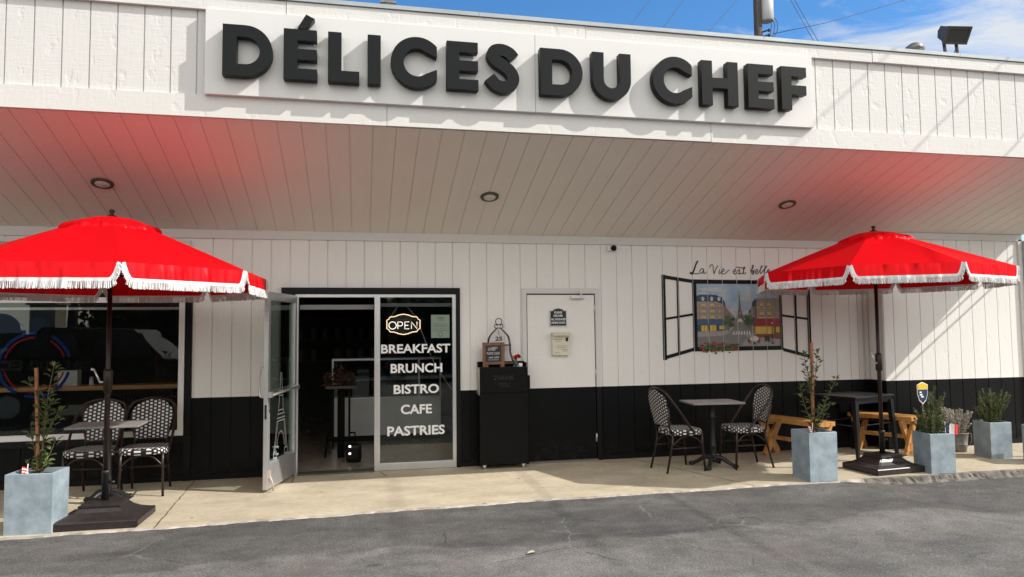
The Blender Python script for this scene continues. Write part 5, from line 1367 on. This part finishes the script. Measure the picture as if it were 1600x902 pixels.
bm = BM(); box(bm, -1.0, .55, -.3, -.294, .62, 1.15); box(bm, .544, .55, -.29, .3, .62, 1.15); finish('glass', bm, M['doorglass'], t)
bm = BM()
for x in (-1.0, .22, .53): box(bm, x, x + .025, -.31, -.285, .6, 1.17)
box(bm, -1.0, .555, -.312, .3, 1.151, 1.18); box(bm, -1.0, .555, -.312, -.28, .601, .622); finish('metal_frame', bm, M['alu'], t)
bm = BM(); box(bm, -.97, .53, -.25, .28, .86, .872); finish('shelf', bm, M['marble'], t)
t = thing('pedestal_stand', 'tall dark iron stand inside the doorway with dried flowers on it', 'stand', (-.22, .95, .012))
bm = BM(); box(bm, -.19, .19, -.16, .16, .86, .895, bev=.005); finish('stand_top', bm, mat('dark_wood', (.04, .028, .02), .5), t)
bm = BM()
for x in (-.10, .0, .10):
    for y in (-.08, .08): box(bm, x - .012, x + .012, y - .012, y + .012, .12, .86)
for s in (-1, 1):
    tube(bm, [(s * .10, 0, .30), (s * .17, 0, .30), (s * .17, 0, .22), (s * .10, 0, .22)], .012, 6); tube(bm, [(s * .17, 0, .26), (s * .19, 0, .0)], .012, 6)
box(bm, -.045, .045, -.04, .04, 0, .86); finish('iron_frame', bm, mat('indoor_iron', (.003, .003, .003), .6, spec=.1), t)
t = thing('dried_bouquet', 'dark red dried flower bouquet on the iron stand in the doorway', 'flowers', (-.24, .95, .907))
bm = BM()
for k in range(320):
    a = random.uniform(0, 2 * PI); r_ = .20 * math.sqrt(random.random()); z = random.uniform(.0, .30) * (1 - r_ / .28)
    leaf(bm, Vector((r_ * math.cos(a), r_ * .7 * math.sin(a), z)), rnd(1) + Vector((0, 0, .4)), rnd(1), random.uniform(.03, .07), .022, random.choice((0, 0, 1)))
finish('blossoms', bm, [mat('dried_brown', (.075, .022, .012), .8), mat('dried_leaf', (.03, .035, .015), .8)], t)
t = thing('floor_device', 'small black floor machine with two white lights under the iron stand', 'device', (-.06, .62, .012))
bm = BM(); box(bm, -.10, .09, -.10, .10, .0, .215, bev=.045); finish('body', bm, M['dkbox'], t)
for z in (.10, .185):
    bm = BM(); box(bm, -.06, -.035, -.106, -.098, z, z + .022); finish('indicator', bm, mat('white_indicator', (.8, .8, .8), .4, emit=(1, 1, .95), estr=1.2), t)
t = thing('ceiling_spot', 'small lit ceiling spot seen through the top of the shop window', 'ceiling light', (-2.35, 1.2, 1.97))
bm = BM(); lathe(bm, [(.03, .0), (.034, .01), (.034, .09), (.012, .10), (.010, .93)], 14); finish('housing', bm, M['dkbox'], t)
bm = BM(); lathe(bm, [(.0001, -.004), (.024, -.003), (.026, .0)], 14); finish('lit_lens', bm, mat('lit_lens', (.9, .9, .85), .5, emit=(1, .95, .85), estr=3.0), t)
t = thing('wall_shelf', 'dim wall shelf with jars deep inside the cafe', 'shelf', (-.35, 4.6, 0))
bm = BM()
for z in (1.05, 1.42, 1.78): box(bm, -.75, .75, -.15, .15, z, z + .03)
box(bm, -.78, -.75, -.15, .15, .3, 2.0); box(bm, .75, .78, -.15, .15, .3, 2.0); finish('boards', bm, mat('shelf_metal', (.05, .047, .045), .6, spec=.2), t)
jar0 = None
for z in (1.08, 1.45):
    for k in range(7):
        if random.random() < .15: continue
        if jar0 is None:
            bm = BM(); lathe(bm, [(.05, 0), (.055, .01), (.055, .16), (.04, .18), (.045, .2)], 12); jar0 = bpy.data.meshes.new('storage_jar'); bm.to_mesh(jar0); bm.free(); jar0.materials.append(mat('jar_grey', (.10, .095, .09), .5, spec=.2))
        o = link(bpy.data.objects.new('storage_jar', jar0)); o.location = (-.35 - .62 + k * .2, 4.55, z + .002); props(o, 'dim storage jar on the dark wall shelf', 'jar', 'storage jars on the wall shelf')

# ------------------------------------------------------------------ street side behind the camera, seen only in the glass
bm = BM()
for k in range(9000):
    p = Vector((random.uniform(-9.7, 24), random.uniform(-20.4, -19), random.uniform(.1, 1) ** .6 * 2.9))
    leaf(bm, p, rnd(1), rnd(1), random.uniform(.18, .4), random.uniform(.1, .2), 0)
box(bm, -9.5, 24, -21.2, -20.3, 0, 2.75); hb = finish('hedge', bm, M['hedge']); props(hb, 'long dark hedge across the lot reflected in the shop window', 'hedge', kind='stuff')
t = thing('house', 'tan stucco house with tiled roof reflected in the storefront glass', 'house', (9, -31, 0))
bm = BM(); box(bm, -7, 7, -4, 4, 0, 4.2); finish('wall', bm, M['stucco'], t)
bm = BM(); A = [(-7.6, 4.6, 4.1), (7.6, 4.6, 4.1), (5, 0, 6.2), (-5, 0, 6.2)]; B = [(-7.6, -4.6, 4.1), (7.6, -4.6, 4.1), (5, 0, 6.2), (-5, 0, 6.2)]; quad(bm, A); quad(bm, list(reversed(B))); finish('roof', bm, M['tile'], t)
for px_, lab in ((-13, 'palm tree across the lot reflected at the left of the shop window'), (-7.5, 'palm tree across the lot reflected beside the parasol pole')):
    t = thing('palm_tree', lab, 'palm tree', (px_, -28, 0), 0, 'palm trees across the lot')
    bm = BM(); tube(bm, [(0, 0, 0), (.1, 0, 3), (.05, 0, 6.2)], [.26, .2, .18], 10); finish('trunk', bm, M['weathered'], t)
    bm = BM()
    for k in range(34):
        a = random.uniform(0, 2 * PI); e = random.uniform(-.5, 1.1); d = Vector((math.cos(a), math.sin(a), 0)); L_ = random.uniform(1.5, 2.2)
        C = [Vector((.05, 0, 6.2)) + d * (L_ * q) + Vector((0, 0, e * L_ * q - 1.1 * L_ * q * q)) for q in [i / 10 for i in range(11)]]
        for i in range(1, 10):
            for s in (-1, 1): leaf(bm, C[i], d * .5 + Vector((-d.y, d.x, 0)) * s + Vector((0, 0, -.5)), Vector((0, 0, 1)), .6, .06)
    finish('crown', bm, M['hedge'], t)

def car(label, loc, rz, paint, tall):
    t = thing('parked_car', label, 'car', loc, rz, 'cars parked behind the camera')
    k = 1.12 if tall else 1.0
    side = [(-2.2, .35), (-2.25, .75), (-2.1, .98 * k), (-1.1, 1.02 * k), (-.55, 1.50 * k), (.95, 1.55 * k), (1.75, 1.02 * k), (2.15, .95 * k), (2.25, .6), (2.2, .35)]
    bm = BM(); rows = []
    for y, f in ((-.86, .96), (-.9, 1.0), (.9, 1.0), (.86, .96)):
        rows.append([bm.verts.new((x * (1 if abs(y) > .88 else .985), y * (1 - .16 * max(0, (z - 1.0) / .6)), z)) for x, z in side])
    for a, b in zip(rows, rows[1:]):
        for i in range(len(side)): bm.faces.new((a[i], a[(i + 1) % len(side)], b[(i + 1) % len(side)], b[i]))
    bm.faces.new(rows[0]); bm.faces.new(list(reversed(rows[-1])))
    bmesh.ops.recalc_face_normals(bm, faces=bm.faces); finish('body', bm, paint, t)
    for s_ in (-1, 1):
        for a, b in ((-.95, .12), (.2, 1.35)):
            bm = BM(); z0, z1 = 1.06 * k, 1.44 * k
            quad(bm, [(a, s_ * .905, z0), (b, s_ * .905, z0), (b - .12, s_ * .80, z1), (a + .25, s_ * .80, z1)]); finish('window', bm, M['floodlens'], t)
        for x in (-1.4, 1.4):
            bm = BM(); tube(bm, [(x, s_ * .72, .34), (x, s_ * .93, .34)], .34, 20); w_ = finish('wheel', bm, M['dkbox'], t)
            bm = BM(); tube(bm, [(x, s_ * .92, .34), (x, s_ * .94, .34)], .2, 16); finish('rim', bm, M['alu'], w_)
        bm = BM(); box(bm, 2.16, 2.24, s_ * .62 - .14, s_ * .62 + .14, .68, .82); finish('headlight', bm, M['textwhite'], t)
car('black parked car across the lot reflected in the shop window', (-4.6, -6.7, -.02), R(180), mat('car_black', (.01, .01, .011), .15), True)
car('dark grey parked car across the lot reflected beside the parasol', (-1.6, -12.5, -.02), R(91), mat('car_grey', (.03, .032, .035), .2), False)
car('dark blue parked car across the lot reflected in the storefront glass', (2.6, -15.2, -.02), R(5), mat('car_blue', (.01, .014, .028), .2), False)

t = thing('roadside_sign', 'white arched roadside sign with yellow lower panel reflected at the left of the window', 'sign', (-11.5, -18, 0))
me = extruded([[(-.75, .3), (.75, .3), (.75, 1.75)] + [(.6 * math.cos(R(a)), 1.75 + .55 * math.sin(R(a))) for a in range(0, 181, 15)] + [(-.75, 1.75)]], .3); mesh_obj('cabinet', me, M['textwhite'], t)
bm = BM(); box(bm, -.65, .65, .005, .02, .5, 1.05); finish('yellow_panel', bm, M['yellow'], t)
bm = BM(); box(bm, -.65, .65, .005, .02, 1.15, 1.65); finish('dark_panel', bm, M['floodlens'], t)
t = thing('stone_pylon', 'tan stone pylon with an oval panel reflected in the shop window', 'pylon', (-9.95, -17.6, 0), R(12))
bm = BM(); box(bm, -.42, .42, -.3, .3, 0, 2.55, bev=.03); box(bm, -.5, .5, -.38, .38, 2.55, 2.68, bev=.02); finish('shaft', bm, M['stucco'], t)
bm = BM(); lathe(bm, [(.30, 0), (.30, .05), (.24, .06)], 24, c=(0, 0, 0)); bmesh.ops.transform(bm, matrix=Matrix.Translation((0, .3, 1.9)) @ Matrix.Rotation(-PI / 2, 4, 'X'), verts=bm.verts); finish('oval_panel', bm, M['canister'], t)

# ------------------------------------------------------------------ sky, sun, camera
w = bpy.data.worlds.new('World'); S.world = w; w.use_nodes = True
nt = w.node_tree; nt.nodes.clear()
out = nt.nodes.new('ShaderNodeOutputWorld'); bg = nt.nodes.new('ShaderNodeBackground'); bg.inputs[1].default_value = .085
sk = nt.nodes.new('ShaderNodeTexSky'); sk.sky_type = 'NISHITA'; sk.sun_disc = False
EL, AZ = R(38.96), R(113.23)
sk.sun_elevation = EL; sk.sun_rotation = AZ; sk.altitude = 50; sk.air_density = 1.0; sk.dust_density = .25; sk.ozone_density = 4.0
tc = nt.nodes.new('ShaderNodeTexCoord')
mp = nt.nodes.new('ShaderNodeMapping'); mp.inputs['Scale'].default_value = (2.2, 2.2, 7.0); mp.inputs['Rotation'].default_value = (R(12), R(-16), R(20)); nt.links.new(tc.outputs['Generated'], mp.inputs[0])
n1 = nt.nodes.new('ShaderNodeTexNoise'); n1.inputs['Scale'].default_value = 2.4; n1.inputs['Detail'].default_value = 9; n1.inputs['Roughness'].default_value = .62; n1.inputs['Distortion'].default_value = .5
nt.links.new(mp.outputs[0], n1.inputs['Vector'])
# more cirrus towards the east (right) side
sx = nt.nodes.new('ShaderNodeSeparateXYZ'); nt.links.new(tc.outputs['Generated'], sx.inputs[0])
mr = nt.nodes.new('ShaderNodeMapRange'); mr.inputs['From Min'].default_value = .22; mr.inputs['From Max'].default_value = .70; mr.inputs['To Min'].default_value = -.24; mr.inputs['To Max'].default_value = .17
nt.links.new(sx.outputs[0], mr.inputs[0])
ad = nt.nodes.new('ShaderNodeMath'); ad.operation = 'ADD'; nt.links.new(n1.outputs['Fac'], ad.inputs[0]); nt.links.new(mr.outputs[0], ad.inputs[1])
cr = nt.nodes.new('ShaderNodeValToRGB'); cr.color_ramp.elements[0].position = .48; cr.color_ramp.elements[1].position = .76
cr.color_ramp.elements[1].color = (.9, .9, .9, 1)
nt.links.new(ad.outputs[0], cr.inputs[0])
mx = nt.nodes.new('ShaderNodeMix'); mx.data_type = 'RGBA'; mx.inputs[7].default_value = (4.3, 4.4, 4.55, 1)
hs = nt.nodes.new('ShaderNodeHueSaturation'); hs.inputs['Saturation'].default_value = 1.22; nt.links.new(sk.outputs[0], hs.inputs['Color'])
nt.links.new(cr.outputs[0], mx.inputs[0]); nt.links.new(hs.outputs[0], mx.inputs[6])
# bright haze added to the unseen sky behind the camera, fills the porch shade
mh = nt.nodes.new('ShaderNodeMapRange'); mh.inputs['From Min'].default_value = .05; mh.inputs['From Max'].default_value = -.55; mh.inputs['To Min'].default_value = 0; mh.inputs['To Max'].default_value = .82
nt.links.new(sx.outputs[1], mh.inputs[0])
m2 = nt.nodes.new('ShaderNodeMix'); m2.data_type = 'RGBA'; m2.inputs[7].default_value = (10.8, 10.35, 9.4, 1)
nt.links.new(mh.outputs[0], m2.inputs[0]); nt.links.new(mx.outputs[2], m2.inputs[6])
nt.links.new(m2.outputs[2], bg.inputs[0]); nt.links.new(bg.outputs[0], out.inputs[0])
sl = bpy.data.lights.new('sun', 'SUN'); sl.energy = 2.45; sl.angle = R(.53); sl.color = (1, .955, .89)
so = bpy.data.objects.new('sun', sl); COL.objects.link(so)
so.rotation_euler = Vector((2.33, -1, 2.05)).to_track_quat('Z', 'Y').to_euler(); so.location = (20, -9, 18)

cam = bpy.data.cameras.new('camera'); co = bpy.data.objects.new('camera', cam); COL.objects.link(co); S.camera = co
cam.sensor_width = 36; cam.lens = 1109 / 1600 * 36; cam.clip_end = 2000; cam.clip_start = .05
yaw, pitch, roll = 0.21208903, 0.05920106, -0.01020088
F = Vector((math.sin(yaw) * math.cos(pitch), math.cos(yaw) * math.cos(pitch), math.sin(pitch)))
Rv = Vector((math.cos(yaw), -math.sin(yaw), 0)); U = Rv.cross(F)
R2 = Rv * math.cos(roll) + U * math.sin(roll); U2 = -Rv * math.sin(roll) + U * math.cos(roll)
m4 = Matrix((R2, U2, -F)).transposed().to_4x4(); m4.translation = Vector((0, -8.2757, 1.57)); co.matrix_world = m4
S.view_settings.view_transform = 'Standard'; S.view_settings.look = 'None'; S.view_settings.exposure = 1.16; S.view_settings.gamma = 1
S.render.engine = 'CYCLES'; S.cycles.max_bounces = 8; S.cycles.diffuse_bounces = 4; S.cycles.transparent_max_bounces = 12; S.cycles.caustics_reflective = True; S.cycles.caustics_refractive = False
